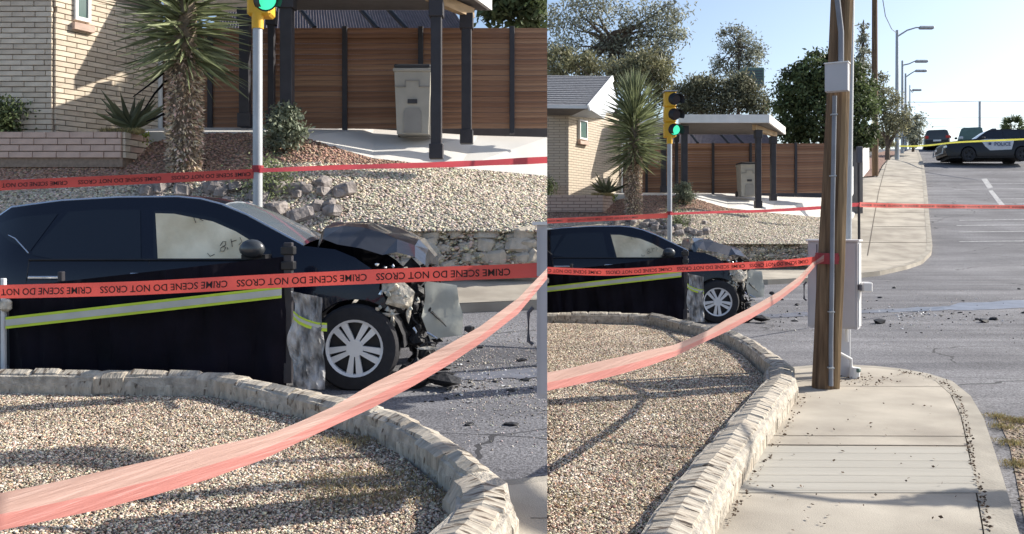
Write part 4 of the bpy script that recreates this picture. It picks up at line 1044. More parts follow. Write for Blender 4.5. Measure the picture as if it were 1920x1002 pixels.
def simple_car(name, label, cat, body, outl, wheels, Wd, panes, front_dir=-1, r=.36, group=None, topn=None):
    th = thing(name, label, cat)
    def ys(x, z):
        y = .03 + .10 * ((z - .65) / .6) ** 2 if z < 1.1 else .09 + (z - 1.1) * .35
        return y
    top, bottom = outl
    o = top + bottom
    x0, x1 = min(p[0] for p in o), max(p[0] for p in o)
    xs = [x0 + .2 * i for i in range(1, int((x1 - x0) / .2))]; zs = [.3 + .15 * i for i in range(10)]
    def ye(x, z): return ys(x, z) + .5 * max(0, abs(x - (x0 + x1) / 2) - (x1 - x0) / 2 + .35) ** 2 * 2
    for far in (0, 1):
        v, f = panel2d(o, xs, zs, ye)
        if far: v = [Vector((a.x, Wd - a.y, a.z)) for a in v]
        B().add(v, f).ob('side_panel', body, th, smooth=True)
    def strip(pts, nm, m):
        v = []; f = []; n = 6
        for x, z in pts:
            y0 = ye(x, z); y1 = Wd - y0
            for k in range(n + 1): t = k / n; v.append((x, y0 + (y1 - y0) * t, z + .03 * 4 * t * (1 - t)))
        for i in range(len(pts) - 1):
            for k in range(n): f.append((i * (n + 1) + k, i * (n + 1) + k + 1, (i + 1) * (n + 1) + k + 1, (i + 1) * (n + 1) + k))
        B().add(v, f).ob(nm, m, th, smooth=True)
    for a, b, nm, m in topn: strip(top[a:b + 1], nm, m)
    for poly, m, nm, d in panes:
        xs_ = [min(p[0] for p in poly) + .12 * i for i in range(1, 30)]; zs_ = [min(p[1] for p in poly) + .12 * i for i in range(1, 8)]
        v, f = panel2d(poly, xs_, zs_, lambda x, z: ye(x, z) - d); B().add(v, f).ob(nm, m, th, smooth=True)
        v2 = [Vector((a.x, Wd - a.y, a.z)) for a in v]; B().add(v2, [q[::-1] for q in f]).ob(nm, m, th, smooth=True)
    for wx in wheels: wheel(th, wx, .0, r, spokes=5, rimm='rimdk' if cat == 'police car' else 'rim'); wheel(th, wx, Wd, r, out=1)
    B().box(x0 + .3, x1 - .3, .15, Wd - .15, .22, .6).ob('underbody', 'torn', th)
    return th

# ------------------------------------------------------------------ text
def text_mesh(s, size, m, extr=0):
    cu = bpy.data.curves.new('t', 'FONT'); cu.body = s; cu.size = size; cu.align_x = 'CENTER'; cu.align_y = 'CENTER'; cu.offset = size * .012; cu.resolution_u = 3
    o = bpy.data.objects.new('t', cu); C.objects.link(o); bpy.context.view_layer.update()
    mm = bpy.data.meshes.new_from_object(o.evaluated_get(bpy.context.evaluated_depsgraph_get())); bpy.data.objects.remove(o); bpy.data.curves.remove(cu)
    mm.materials.clear(); mm.materials.append(M[m]); return mm

# ------------------------------------------------------------------ tapes
def ribbon(name, edges, m, parent=None, **kw):
    """edges: list of (upper point, lower point) in world"""
    v = []; n = len(edges)
    for a, b in edges:
        for t in (0, .33, .66, 1): v.append(Vector(a).lerp(Vector(b), t))
    f = [(i * 4 + j, i * 4 + j + 1, (i + 1) * 4 + j + 1, (i + 1) * 4 + j) for i in range(n - 1) for j in range(3)]
    return ob(name, me(name, v, f, True), m, parent, **kw)
def tape_edges(pts, width=.075, steps=60, tw=0, wob=.004):
    """smooth path of world points; ribbon hangs vertically"""
    P = [Vector(p) for p in pts]; out = []
    for k in range(steps + 1):
        u = k / steps * (len(P) - 1); i = min(int(u), len(P) - 2); t = u - i
        p0, p1, p2, p3 = P[max(i - 1, 0)], P[i], P[i + 1], P[min(i + 2, len(P) - 1)]
        c = .5 * ((2 * p1) + (-p0 + p2) * t + (2 * p0 - 5 * p1 + 4 * p2 - p3) * t * t + (-p0 + 3 * p1 - 3 * p2 + p3) * t ** 3)
        a = tw * math.sin(k * .35); off = Vector((0, math.sin(a) * width / 2 + wob * math.sin(k * .7), math.cos(a) * width / 2)); out.append((c + off, c - off))
    return out
def put_text_on(edges, parent, s, size, gap, m='ptext', flip=True, maxn=40):
    mm = text_mesh(s, size, m); xs = [v.co.x for v in mm.vertices]; wdt = max(xs) - min(xs)
    cs = [(a + b) / 2 for a, b in edges]; tot = sum((cs[i + 1] - cs[i]).length for i in range(len(cs) - 1))
    def at(d):
        for i in range(len(cs) - 1):
            l = (cs[i + 1] - cs[i]).length
            if d <= l or i == len(cs) - 2: return cs[i].lerp(cs[i + 1], d / l), (cs[i + 1] - cs[i]).normalized(), (edges[i][0] - edges[i][1]).normalized()
            d -= l
    d = gap; k = 0
    while d + wdt < tot and k < maxn:
        m2 = mm.copy()
        for v in m2.vertices:
            x, y = (-v.co.x, -v.co.y) if flip else (v.co.x, v.co.y)
            c, t, u = at(d + wdt / 2 + x); nrm = t.cross(u).normalized()
            v.co = c + u * y + nrm * .003 * (1 if nrm.y < 0 else -1)
        ob('lettering', m2, None, parent); d += wdt + gap; k += 1
def build_tapes(V):
    A = lambda pts: [V.P(x, y, Z) for x, y, Z in pts]
    # middle tape, near, printed upside down
    p = [l2r(-60, 549) + (9.6,), l2r(0, 547.5) + (9.5,), l2r(250, 541) + (9.3,), l2r(500, 528) + (9.2,), l2r(760, 516.5) + (9.05,), l2r(1020, 506) + (8.9,)]
    if V.left: p += [(1545, 488, 8.8)]
    else: p = [(1000, 506, 9.5)] + p[2:5] + [(1480, 493.5, 8.7), (1540, 487, 8.3)]
    e = tape_edges(A(p), .075, 90, .08)
    t = ob('barrier_tape', me('barrier_tape', *(lambda r: r)(([], []))), None) if False else None
    th = thing('barrier_tape', 'taut red tape with upside-down crime scene lettering across the black car, %s picture' % V.tag, 'barrier tape', A(p)[2])
    b = th.location; e = [(u - b, l - b) for u, l in e]
    ribbon('tape', e, 'tape', th); put_text_on(e, th, 'CRIME SCENE DO NOT CROSS', .052, .05)
    # upper tape tied at the signal pole
    p = [l2r(-60, 351) + (20.5,), l2r(0, 348) + (20.8,), l2r(240, 337.5) + (21.5,), l2r(476, 326) + (22.3,)]
    e = tape_edges(A(p), .125, 50, .1); th = thing('barrier_tape', 'red tape left of the traffic signal pole above the car roof, %s picture' % V.tag, 'barrier tape', A(p)[2]); b = th.location; e = [(u - b, l - b) for u, l in e]
    ribbon('tape', e, 'tape', th); put_text_on(e, th, 'CRIME SCENE DO NOT CROSS', .07, .12)
    p = [l2r(486, 320) + (22.3,), l2r(640, 314) + (20,), l2r(830, 309) + (17,), l2r(1030, 300) + (14,)]
    if not V.left: p = p[:3] + [(1535, 390, 14), (1570, 386, 12.8), (1612, 384, 12)]
    e = tape_edges(A(p), .058, 50, .45)
    th = thing('barrier_tape', 'darker red tape running right from the traffic signal pole over the yard, %s picture' % V.tag, 'barrier tape', A(p)[1]); b = th.location; e = [(u - b, l - b) for u, l in e]
    ribbon('tape', e, 'tapeback', th)
    # tape end knotted on pole
    kn = B().tube([V.P(1255.5, 399, 22.4) - Vector((0, 0, .06)), V.P(1255.5, 404, 22.4) + Vector((0, 0, .1))], .075, 14).ob('tape_wrap', 'tapeback'); kn['label'] = 'turns of dark red tape around the traffic signal pole, %s picture' % V.tag; kn['category'] = 'tape wrap'
    # foreground slack tape
    XX = [-80, 0, 100, 200, 300, 400, 500, 560, 626, 700, 779, 839, 899, 971, 1026]
    UL = list(zip(XX, [950, 925, 905, 882, 860, 837, 816, 792, 762, 719, 680, 647, 613, 560, 503]))
    LL_ = list(zip(XX, [1008, 988, 968, 947, 921, 892, 856, 827, 796, 762, 720, 684, 644, 588, 522]))
    n = len(UL); ed = []; mid = []
    for i, (a, c) in enumerate(zip(UL, LL_)):
        f_ = max(0, a[0]) / 1026; Z = 1 / ((1 - f_) / 3.3 + f_ / 8.1) if True else 0
        u, l = l2r(*a), l2r(*c); pu, plo = V.P(u[0], u[1], Z), V.P(l[0], l[1], Z)
        plo += Vector((0, -.03, 0)); ed.append((pu, plo)); mid.append(pu.lerp(plo, .56) + Vector((0, -.006, 0)))
    if not V.left:
        ed += [(V.P(1530, 489, 8.25), V.P(1530, 497, 8.22)), (V.P(1545, 478, 8.2), V.P(1545, 490, 8.2))]
    th = thing('barrier_tape', 'slack washed-out pink tape sweeping low across the foreground, %s picture' % V.tag, 'barrier tape', ed[5][0]); b = th.location
    e2 = [(u - b, l - b) for u, l in ed]
    if V.left:
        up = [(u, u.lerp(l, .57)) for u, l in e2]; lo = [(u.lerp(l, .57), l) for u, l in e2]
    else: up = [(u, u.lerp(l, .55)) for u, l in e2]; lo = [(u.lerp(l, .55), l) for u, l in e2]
    lo = [(u + Vector((0, -.0, 0)), l) for u, l in lo]
    def dense(E, k=4):
        o = []
        for i in range(len(E) - 1):
            for j in range(k):
                t = j / k; o.append((E[i][0].lerp(E[i + 1][0], t), E[i][1].lerp(E[i + 1][1], t)))
        return o + [E[-1]]
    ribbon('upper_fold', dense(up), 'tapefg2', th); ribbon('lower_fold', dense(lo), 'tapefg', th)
    if not V.left:
        # knot on the wooden pole
        kb = V.P(1554, 485, 8.34); kn = B()
        for dz, rr in ((-.02, .125), (.01, .13), (.035, .124)):
            kn.tube([kb + Vector((0, 0, dz - .03)), kb + Vector((0, 0, dz + .02))], rr, 16)
        kn.ob('tape_wrap', 'tapeback', label='red tape wound round the wooden utility pole at chest height', category='tape wrap')
        for dx, dy, a in ((.02, -.14, .5), (.06, -.14, -.3)):
            mt = Matrix.Translation(kb + Vector((dx, dy, .0))) @ Matrix.Rotation(a, 4, 'Y'); B().bevbox(-.03, .03, -.01, .01, -.03, .03, .005)
        p = [(1612, 384, 12), (1660, 385.5, 13), (1760, 387, 14.5), (1860, 388, 16), (1990, 389, 18)]
        e = tape_edges(A(p), .07, 60, .12); th = thing('barrier_tape', 'thin red tape stretched across the uphill road on the right', 'barrier tape', A(p)[2]); b = th.location; e = [(u - b, l - b) for u, l in e]
        ribbon('tape', e, 'tape', th); put_text_on(e, th, 'CRIME SCENE DO NOT CROSS', .042, .08)
        p = [(1655, 273, 58), (1700, 274.5, 56), (1740, 273, 54), (1790, 267.5, 51), (1850, 264.5, 49), (1930, 261, 47)]
        e = tape_edges(A(p), .10, 40, .2); th = thing('barrier_tape', 'yellow tape sagging in front of the patrol car up the hill', 'barrier tape', A(p)[2]); b = th.location; e = [(u - b, l - b) for u, l in e]
        ribbon('tape', e, 'ytape', th)

# ------------------------------------------------------------------ black screen in front of car
def build_screen(V):
    Z = 14.2
    P = lambda x, y, dz=0: V.P(*l2r(x, y), Z + dz * V.k)
    th = thing('privacy_screen', 'black cloth privacy screen with lime reflective band before the car, %s picture' % V.tag, 'screen', P(270, 705)); b = th.location.copy()
    nx, nz = 70, 14; v = []
    for j in range(nz + 1):
        for i in range(nx + 1):
            u = i / nx; t = j / nz; x = 12 + u * 526; yt = 540 + (482 - 540) * min(1, u * 1.02); yb = 712 + 15 * u
            y = yb + (yt - yb) * t; v.append(P(x, y) - b + Vector((0, .02 * math.sin(x * .045 + t) + .05 * noise.noise(Vector((x * .03, t * .8, 0))) + .03 * noise.noise(Vector((x * .08 + t * 2, t * 1.5, 4))), 0)))
    n1 = nx + 1; B().add(v, [(j * n1 + i, j * n1 + i + 1, (j + 1) * n1 + i + 1, (j + 1) * n1 + i) for j in range(nz) for i in range(nx)]).ob('cloth', 'screen', th, smooth=True)
    def band(y0a, y0b, ha, m, dz, name):
        q = []
        for i in range(21):
            u = i / 20; x = 10 + u * 518; y = y0a + (y0b - y0a) * u; q.append((P(x, y - ha, dz) - b, P(x, y + ha, dz) - b))
        ribbon(name, q, m, th)
    band(606, 548, 11, 'lime', -.085, 'lime_band'); band(606, 548, 6, 'reflect', -.09, 'reflective_strip')
    B().bevbox(*(lambda q: (q.x - .035, q.x + .035, q.y - .03, q.y + .03, q.z, (P(540, 455) - b).z))(P(541, 718) - b), .006).ob('post', 'postdk', th)
    for y in (470, 498, 530): B().bevbox(*(lambda q: (q.x - .055, q.x + .055, q.y - .045, q.y + .04, q.z - .035, q.z + .035))(P(541, y) - b), .008).ob('clamp', 'black', th)
    B().bevbox(*(lambda q: (q.x - .035, q.x + .0, q.y - .03, q.y + .01, q.z, (P(5, 522) - b).z))(P(12, 700) - b), .006).ob('post', 'boxw', th)
    B().bevbox(*(lambda q: (q.x - .06, q.x - .04, q.y - .03, q.y + .01, q.z, (P(5, 522) - b).z))(P(12, 700) - b), .006).ob('post', 'postdk', th)
    B().bevbox(*(lambda q: (q.x - .04, q.x + .05, q.y - .06, q.y - .0, q.z - .05, q.z + .05))(P(14, 572) - b), .02).ob('clamp', 'lamp', th)
    B().bevbox(*(lambda q: (q.x - .02, q.x + .02, q.y - .0, q.y + .05, q.z - .04, q.z + .04))(P(112, 519) - b), .005).ob('clamp', 'postdk', th)
    # crumpled grey plastic beyond the post
    cs = thing('plastic_sheet', 'crumpled grey plastic sheet with lime band beside the front wheel, %s picture' % V.tag, 'plastic sheet', P(580, 725)); b2 = cs.location.copy()
    nx, nz = 16, 34; v = []
    for j in range(nz + 1):
        for i in range(nx + 1):
            u = i / nx; t = j / nz; wl, wr = 549 + 6 * math.sin(t * 9), 612 - 9 * t * (1 - t) * 4 * abs(noise.noise(Vector((t * 4, 2, 0)))) - (4 if t < .3 else 0)
            yt = 545 + 12 * u; y = yt + (728 - yt) * t; x = wl + (wr - wl) * u
            d = .05 * noise.noise(Vector((x * .06, y * .02, 0))) + .03 * noise.noise(Vector((x * .2, y * .05, 3)))
            v.append(P(x, y) - b2 + Vector((0, d - .06, 0)))
    n1 = nx + 1; B().add(v, [(j * n1 + i, j * n1 + i + 1, (j + 1) * n1 + i + 1, (j + 1) * n1 + i) for j in range(nz) for i in range(nx)]).ob('sheet', 'plastic', cs)
    q = [(P(x, y - 7, -.075) - b2, P(x, y + 9, -.075) - b2) for x, y in ((550, 590), (560, 599), (575, 606), (595, 612), (613, 613))]
    ribbon('lime_band', q, 'lime', cs)
    q = [(P(x, y - 3, -.08) - b2, P(x, y + 3, -.08) - b2) for x, y in ((550, 590), (560, 599), (575, 606), (595, 612), (613, 613))]
    ribbon('reflective_strip', q, 'reflect', cs)

# ------------------------------------------------------------------ plants
def crown(name, centre_list, n, L, Wd, m, parent, base, tint=(1, 1, 1), droop=0., var=.3, clump=.16):
    """centre_list of ellipsoids (cx,cy,cz,rx,ry,rz) in world; leaves sit in clumps near the shells"""
    vol = np.array([c[3] * c[4] * c[5] for c in centre_list]) ** .67; pr = vol / vol.sum(); P_ = []; T_ = []
    nc = max(30, n // 34); ci = npr.choice(len(centre_list), nc, p=pr); cc = np.array(centre_list)[ci]
    d = npr.normal(size=(nc, 3)); d /= np.linalg.norm(d, axis=1, keepdims=True); rr = npr.uniform(.35, 1.05, (nc, 1)) ** .6
    cpos = cc[:, :3] + d * rr * cc[:, 3:]
    cs = cc[:, 3:].mean(1) * clump * npr.uniform(.6, 1.6, nc)
    k = npr.integers(0, nc, n); pos = cpos[k] + npr.normal(0, 1, (n, 3)) * cs[k][:, None] * np.array([1, 1, .75])
    nor = npr.normal(size=(n, 3)); nor[:, 2] -= droop
    ct = np.clip(npr.normal(1, var, nc), .45, 1.7); t = ct[k][:, None] * npr.uniform(.75, 1.3, (n, 1)) * np.array(tint)[None] * np.ones((n, 3))
    return leaves(name, pos - np.array(base[:]), nor, L * npr.uniform(.6, 1.4, n), Wd, t, m, parent), cpos
def tree(name, label, base, trunk_pts, blobs, n, L, Wd, leaf, r0=.2, droop=0., tint=(1, 1, 1), limbs=14, group=None, clump=.16, var=.3):
    th = thing(name, label, 'tree', base, 0, group); b = Vector(base)
    _, cp = crown('crown', blobs, n, L, Wd, leaf, th, b, tint, droop, var, clump)
    t = B(); tp = [Vector(p) - b for p in trunk_pts]; t.tube(tp, [r0 * (1 - .55 * i / max(1, len(tp) - 1)) for i in range(len(tp))], 9); t.ob('trunk', 'bark', th, smooth=True)
    lb = B()
    for i in range(limbs):
        e = Vector(cp[npr.integers(0, len(cp))]) - b; s = tp[-1].lerp(tp[max(0, len(tp) - 2)], rnd.random() * .6); m_ = s.lerp(e, .5) + Vector((rnd.uniform(-.3, .3), rnd.uniform(-.3, .3), rnd.uniform(0, .4))) * r0 * 2
        lb.tube([s, m_, e], [r0 * .38, r0 * .22, r0 * .06], 6)
    lb.ob('limbs', 'bark', th, smooth=True)
    return th
def build_yucca(V):
    Z = 26.0; base = V.P(1187.5, 418, Z); th = thing('yucca_tree', 'shaggy trunked yucca with a big spiky crown by the driveway, %s picture' % V.tag, 'yucca', base)
    s = Z / F; zc = lambda y: (418 - y) * s
    r = .225
    B().tube([(0, 0, -.1), (0, 0, .3), (-.01, 0, zc(340)), (0, 0, zc(300)), (.03, 0, zc(240)), (.03, 0, zc(205))], [r * 1.15, r * .95, r * .85, r * .8, .15, .08], 14).ob('trunk', 'trunkpale', th, smooth=True)
    # skirt of dead leaf stubs
    n = 3600; a = npr.uniform(0, 2 * np.pi, n); z = npr.uniform(0, zc(292), n); rr = r * .92
    pos = np.stack([np.cos(a) * rr, np.sin(a) * rr, z], -1); d = np.stack([np.cos(a), np.sin(a), npr.uniform(-1.6, .3, n)], -1) + npr.normal(0, .35, (n, 3))
    leaves('dead_leaf_skirt', pos, d, npr.uniform(.05, .12, n), .035, stones_tint(n, (1.05, 1, .95), .4), 'flake', th, kind='stuff')
    # blades: separate dagger leaves, biggest 290 as parts, others joined
    big = 0; V_ = []; F_ = []; T_ = []
    rr_ = random.Random(11 + V.left)
    def blade(p, d, L, w_):
        d = d.normalized(); side = d.cross(Vector((rr_.gauss(0, 1), rr_.gauss(0, 1), rr_.gauss(0, 1)))).normalized(); up = side.cross(d)
        sag = Vector((0, 0, -1)) * L * rr_.uniform(0, .06)
        v = [p - side * w_ * .4, p + side * w_ * .4, p + d * L * .45 + side * w_ * .5, p + d * L * .45 - side * w_ * .5, p + d * L + sag, p + d * L * .45 - up * w_ * .25, p - up * w_ * .2]
        f = [(0, 6, 5, 3), (6, 1, 2, 5), (3, 5, 4), (5, 2, 4)]
        return v, f
    n = 620
    z0, z1 = zc(300), zc(184)
    rest = []
    for i in range(n):
        t = i / n; h = z0 + (z1 - z0) * t ** .9; el = -.45 + 1.75 * t ** 1.1 + rr_.uniform(-.25, .25); az = rr_.uniform(0, 2 * math.pi)
        if rr_.random() < .05: el -= .5
        d = Vector((math.cos(az) * math.cos(el), math.sin(az) * math.cos(el), math.sin(el)))
        L = (1.0 + .25 * math.sin(t * 3)) * rr_.uniform(.75, 1.05); L = min(L, 1.15)
        v, f = blade(Vector((.01 + .03 * t, 0, h)) + d * .08, d, L, .05)
        if az > math.pi * .98 and big < 290:
            o = ob('leaf_blade', me('leaf_blade', v, f), 'leaf_yucca', th); big += 1
            at = o.data.attributes.new('tint', 'FLOAT_COLOR', 'POINT'); g_ = rr_.uniform(.6, 1.7); 
            for q in at.data: q.color = (g_, g_, g_ * rr_.uniform(.8, 1.1), 1)
        else:
            k = len(V_); V_ += v; F_ += [tuple(a + k for a in q) for q in f]; g_ = rr_.uniform(.5, 1.6); T_ += [(g_, g_, g_)] * len(v)
    mm = me('leaf_blades', V_, F_); at = mm.attributes.new('tint', 'FLOAT_COLOR', 'POINT'); at.data.foreach_set('color', np.concatenate([np.array(T_), np.ones((len(T_), 1))], 1).astype(np.float32).ravel())
    ob('leaf_blades', mm, 'leaf_yucca', th, kind='stuff')
    # dead flower stalks leaning left
    for p in (((1180, 300), (1160, 318), (1140, 333)), ((1176, 312), (1160, 330), (1150, 345)), ((1176, 345), (1160, 353), (1152, 356))):
        B().tube([V.P(x, y, 25.9) - base for x, y in p], [.02, .015, .008], 6).ob('dry_stalk', 'flake', th)
    # rocks piled at its foot and along the signal pole
    rk = 0
    for i in range(46):
        if i < 20: x, y = rr_.uniform(270, 480), rr_.uniform(352, 372)
        else: x, y = rr_.uniform(430, 650), rr_.uniform(352, 412)
        q = l2r(x, y)
        if 1175 < q[0] < 1200 and i % 2: continue
        tt = 0; best = None
        for k in range(21):
            c = yard_h(q[0], k / 20); py = 420 - (c.z - EYE) / c.y * F
            if py <= q[1]: best = c; break
        c = best or yard_h(q[0], .3); p = V.W(c.x, c.y, c.z + .05)
        s_ = rr_.uniform(.10, .22); o = ob('landscape_rock', rubble(s_ * 1.5, s_, s_ * .9, 500 + i), 'rock')
        o.location = p; o.rotation_euler = (rr_.uniform(-.3, .3), rr_.uniform(-.3, .3), rr_.uniform(0, 3))
        o['label'] = 'grey brown rock in the pile between the yucca and the signal pole, %s picture' % V.tag; o['category'] = 'rock'; o['group'] = 'rocks piled round the yucca in the %s picture' % V.tag
def build_shrubs(V):
    # pale shrub next to the signal pole
    Z = 27.2; b = V.P(1282, 393, Z); s = Z / F
    def P(x, y, dz=0): q = V.P(x, y, Z + dz); return q
    bl = []
    for x, y, rx, rz in ((1281, 357, 15, 13), (1274, 367, 12, 12), (1290, 368, 12, 11), (1281, 378, 12, 10), (1284, 348, 9, 6)):
        q = P(x, y); bl.append((q.x, q.y, q.z, rx * s, .22, rz * s))
    tree('shrub', 'pale leafy rounded shrub right of the signal pole, %s picture' % V.tag, b, [b, b + Vector((0, 0, .35))], bl, 2200, .075, .04, 'leaf_pale', .02, limbs=10, clump=.3)
    q = V.P(1262, 432, 25.2); bl = [(q.x, q.y, q.z + .2, .4, .25, .3)]
    t = tree('shrub', 'low straggly bush at the foot of the signal pole, %s picture' % V.tag, q, [q, q + Vector((0, 0, .2))], [(q.x + .1, q.y, q.z + .3, .35, .25, .35)], 900, .06, .03, 'leaf_pale', .015, limbs=5, tint=(.8, .85, .6), clump=.3)
    q = V.P(1146, 378, 27.4); tree('shrub', 'small bright yellow-green weed at the planter corner, %s picture' % V.tag, q, [q, q + Vector((0, 0, .1))], [(q.x, q.y, q.z + .12, .13, .1, .1)], 300, .06, .03, 'leaf_weed', .008, limbs=2, clump=.4)
    # dark bush on planter far left
    q = V.P(1022, 368, 26.7)
    tree('shrub', 'dark green bush in the planter at the left edge, %s picture' % V.tag, q, [q, q + Vector((0, 0, .3))], [(q.x + .0, q.y, q.z + .28, .3, .22, .27)], 1500, .07, .035, 'leaf_dk', .02, limbs=5, clump=.3)
    # agave in the planter
    for px, n_, nm in ((1137, 26, 'spiky dark agave in the planter beside the brick wall'), ):
        q = V.P(px, 362, 27.1); th = thing('agave', nm + ', %s picture' % V.tag, 'agave', q)
        for i in range(n_):
            az = rnd.uniform(0, 6.28); el = rnd.uniform(.25, 1.35); L = rnd.uniform(.4, .8) * (1.1 if el < 1 else .8); d = Vector((math.cos(az) * math.cos(el), math.sin(az) * math.cos(el) * .6, math.sin(el)))
            sd = d.cross(Vector((0, 1, .2))).normalized() * .04; up = Vector((0, -.015, 0))
            o = B().add([-sd, sd, d * L * .4 + sd * 1.2, d * L * .4 - sd * 1.2, d * L, d * L * .4 + up * 2], [(0, 1, 2, 5), (0, 5, 3), (3, 5, 4), (5, 2, 4)]).ob('leaf_blade', 'leaf_yucca', th)
            at = o.data.attributes.new('tint', 'FLOAT_COLOR', 'POINT')
            g_ = rnd.uniform(.45, .9)
            for c_ in at.data: c_.color = (g_, g_, g_, 1)
        # thin dry flower stalks reaching toward the trunk
    # low dry weeds along planter and driveway edge
    m = 1800; xs = npr.uniform(1110, 1150, m); P_ = np.array([V.P(x, 367 + npr.uniform(-1, 1), 26.7 + npr.uniform(-.3, .3))[:] for x in xs])
    d = npr.normal(0, .6, (m, 3)); d[:, 2] = np.abs(d[:, 2]) + .6
    leaves('planter_weeds', P_, d, npr.uniform(.04, .11, m), .01, stones_tint(m, (1.2, 1.2, .9)), 'leaf_dry', kind='stuff', label='dry weeds along the planter top in the %s picture' % V.tag, category='weeds')
def citrus(V):
    Z = 35.; P = lambda x, y, dz=0: V.P(x, y, Z + dz); s = Z / F
    bl = []
    for x, y, rx, rz, dz in ((1500, 165, 42, 45, 0), (1545, 140, 50, 42, 0), (1600, 165, 40, 50, .5), (1480, 215, 32, 48, 0), (1540, 215, 62, 55, 0), (1600, 225, 40, 48, 0), (1500, 250, 36, 24, .5), (1620, 255, 24, 26, -.5), (1570, 120, 30, 20, 0), (1640, 190, 22, 40, 2)):
        q = P(x, y, dz); bl.append((q.x, q.y, q.z, rx * s, rx * s * .8, rz * s))
    b = P(1550, 350); tree('citrus_tree', 'dense dark green rounded tree behind the wooden pole' if not V.left else 'dark leafy tree over the fence at the top right of the left picture', b, [b, P(1550, 280), P(1548, 240)], bl, 26000, .17, .09, 'leaf_dk', .22, limbs=12, clump=.15, var=.35)

# ------------------------------------------------------------------ debris
def build_debris(V):
    r = random.Random(21 + V.left)
    def chip(px, py, sx, sy, sz, m, label=None, cat='debris'):
        x, y = G(px, py); p = V.W(x, y, road_z(y) + sz * .5); b = bmesh.new(); bmesh.ops.create_icosphere(b, subdivisions=1, radius=1)
        for q in b.verts: q.co = Vector((q.co.x * sx * r.uniform(.5, 1.3), q.co.y * sy * r.uniform(.5, 1.3), q.co.z * sz * r.uniform(.4, 1.2)))
        mm = bpy.data.meshes.new('road_debris'); b.to_mesh(mm); b.free(); o = ob('road_debris', mm, m); o.location = p; o.rotation_euler = (0, 0, r.uniform(0, 3))
        if not label:
            nm = {'black': 'small black plastic', 'torn': 'small dark torn', 'shard': 'small white plastic', 'lamp': 'tan broken lamp'}[m]; label = '%s shard lying on the asphalt by the wreck, %s picture' % (nm, V.tag); o['group'] = '%s crash shards on the road, %s picture' % (nm.split()[1], V.tag)
        o['label'] = label; o['category'] = cat; return o
    if not V.left:
        chip(1648, 607, .17, .10, .07, 'black', 'larger black wedge of plastic on the road just right of the cabinet')
        chip(1845, 605, .12, .08, .07, 'black', 'black knobbly car part lying on the road at the right')
        chip(1864, 600, .10, .06, .05, 'torn', 'dark twisted strip beside the black car part at the right')
        chip(1786, 589, .07, .04, .02, 'torn'); chip(1765, 592, .05, .03, .02, 'lamp'); chip(1691, 617, .06, .03, .012, 'shard')
        for _ in range(34): chip(r.gauss(1720, 34), r.gauss(590, 5), r.uniform(.01, .035), r.uniform(.01, .03), r.uniform(.006, .02), r.choice(['shard', 'shard', 'shard', 'lamp', 'torn']))
        for _ in range(120): chip(r.uniform(1440, 1925), r.gauss(590, 16), r.uniform(.008, .03), r.uniform(.008, .03), r.uniform(.006, .02), r.choice(['shard', 'black', 'torn', 'torn']))
        for x, y, a, b_, c in ((1800, 587, .09, .04, .02), (1922, 588, .08, .05, .03), (1832, 600, .05, .04, .03), (1500, 590, .06, .03, .02), (1490, 603, .07, .05, .02)): chip(x, y, a, b_, c, 'torn')
        for x, y in ((1628, 541), (1677, 541), (1650, 559), (1465, 563), (1494, 573), (1911, 543)): chip(x, y, .06, .05, .03, 'torn')
    else:
        for x, y, s in ((882, 645, .06), (902, 652, .05), (980, 676, .05), (820, 693, .10), (788, 700, .08), (835, 703, .07), (960, 733, .05), (930, 716, .03), (985, 713, .05), (880, 797, .04), (960, 797, .05), (770, 720, .05)):
            q = l2r(x, y); chip(q[0], q[1], s * 1.5, s, s * .3, 'torn' if x < 970 else 'black')
        for _ in range(110):
            q = l2r(r.uniform(755, 1010), r.gauss(712, 22)); chip(q[0], q[1], r.uniform(.006, .026), r.uniform(.005, .02), r.uniform(.004, .014), r.choice(['shard', 'shard', 'torn', 'black', 'lamp']))
    # spread of tiny grit: uncountable
    n = 2500; px = npr.uniform(1430, 1530 if V.left else 1930, n); py = npr.normal(590, 26, n); P_ = []; 
    for a, b_ in zip(px, py):
        if b_ < 535: b_ = 560
        x, y = G(a, b_); P_.append(V.W(x, y, road_z(y) + .004)[:])
    pebbles('road_grit', np.array(P_), npr.uniform(.003, .010, n), stones_tint(n, (.9, .9, .95), .6), 'gravel', kind='stuff', label='fine glass and grit scattered over the asphalt, %s picture' % V.tag, category='grit')

# ================================================================== BUILD BOTH STREETS
wr = wreck()
def place_car(o, V, yaw, label, px_ref, py_ref, Z):
    p = V.P(px_ref, py_ref, Z); o.location = p; o.rotation_euler = (0, 0, yaw); o['label'] = label
SIDEOBJ = {}
def run(V, fns):
    before = set(o.name for o in bpy.data.objects)
    for f in fns: f(V)
    for o in bpy.data.objects:
        if o.name not in before: SIDEOBJ[o.name] = V
FN = [build_ground, build_far_lot, build_near_wall, near_gravel, build_house, build_fence, build_carport, build_bin, build_signal, build_cabinet, build_tapes, build_screen, build_yucca, build_shrubs, citrus, build_debris]
run(RV, FN); run(LV, FN)
def regtree(o, V):
    SIDEOBJ[o.name] = V
    for c in o.children: regtree(c, V)
wr2 = copy_tree(wr)
place_car(wr, LV, 0, 'wrecked dark hatchback with crushed front seen large in the left picture', 1345.6, 607, 14.8); regtree(wr, LV)
place_car(wr2, RV, R_(-3), 'wrecked dark hatchback with crushed front seen small in the right picture', 1345.6, 607, 14.8); regtree(wr2, RV)
wr['group'] = wr2['group'] = 'crashed dark cars behind black screens'

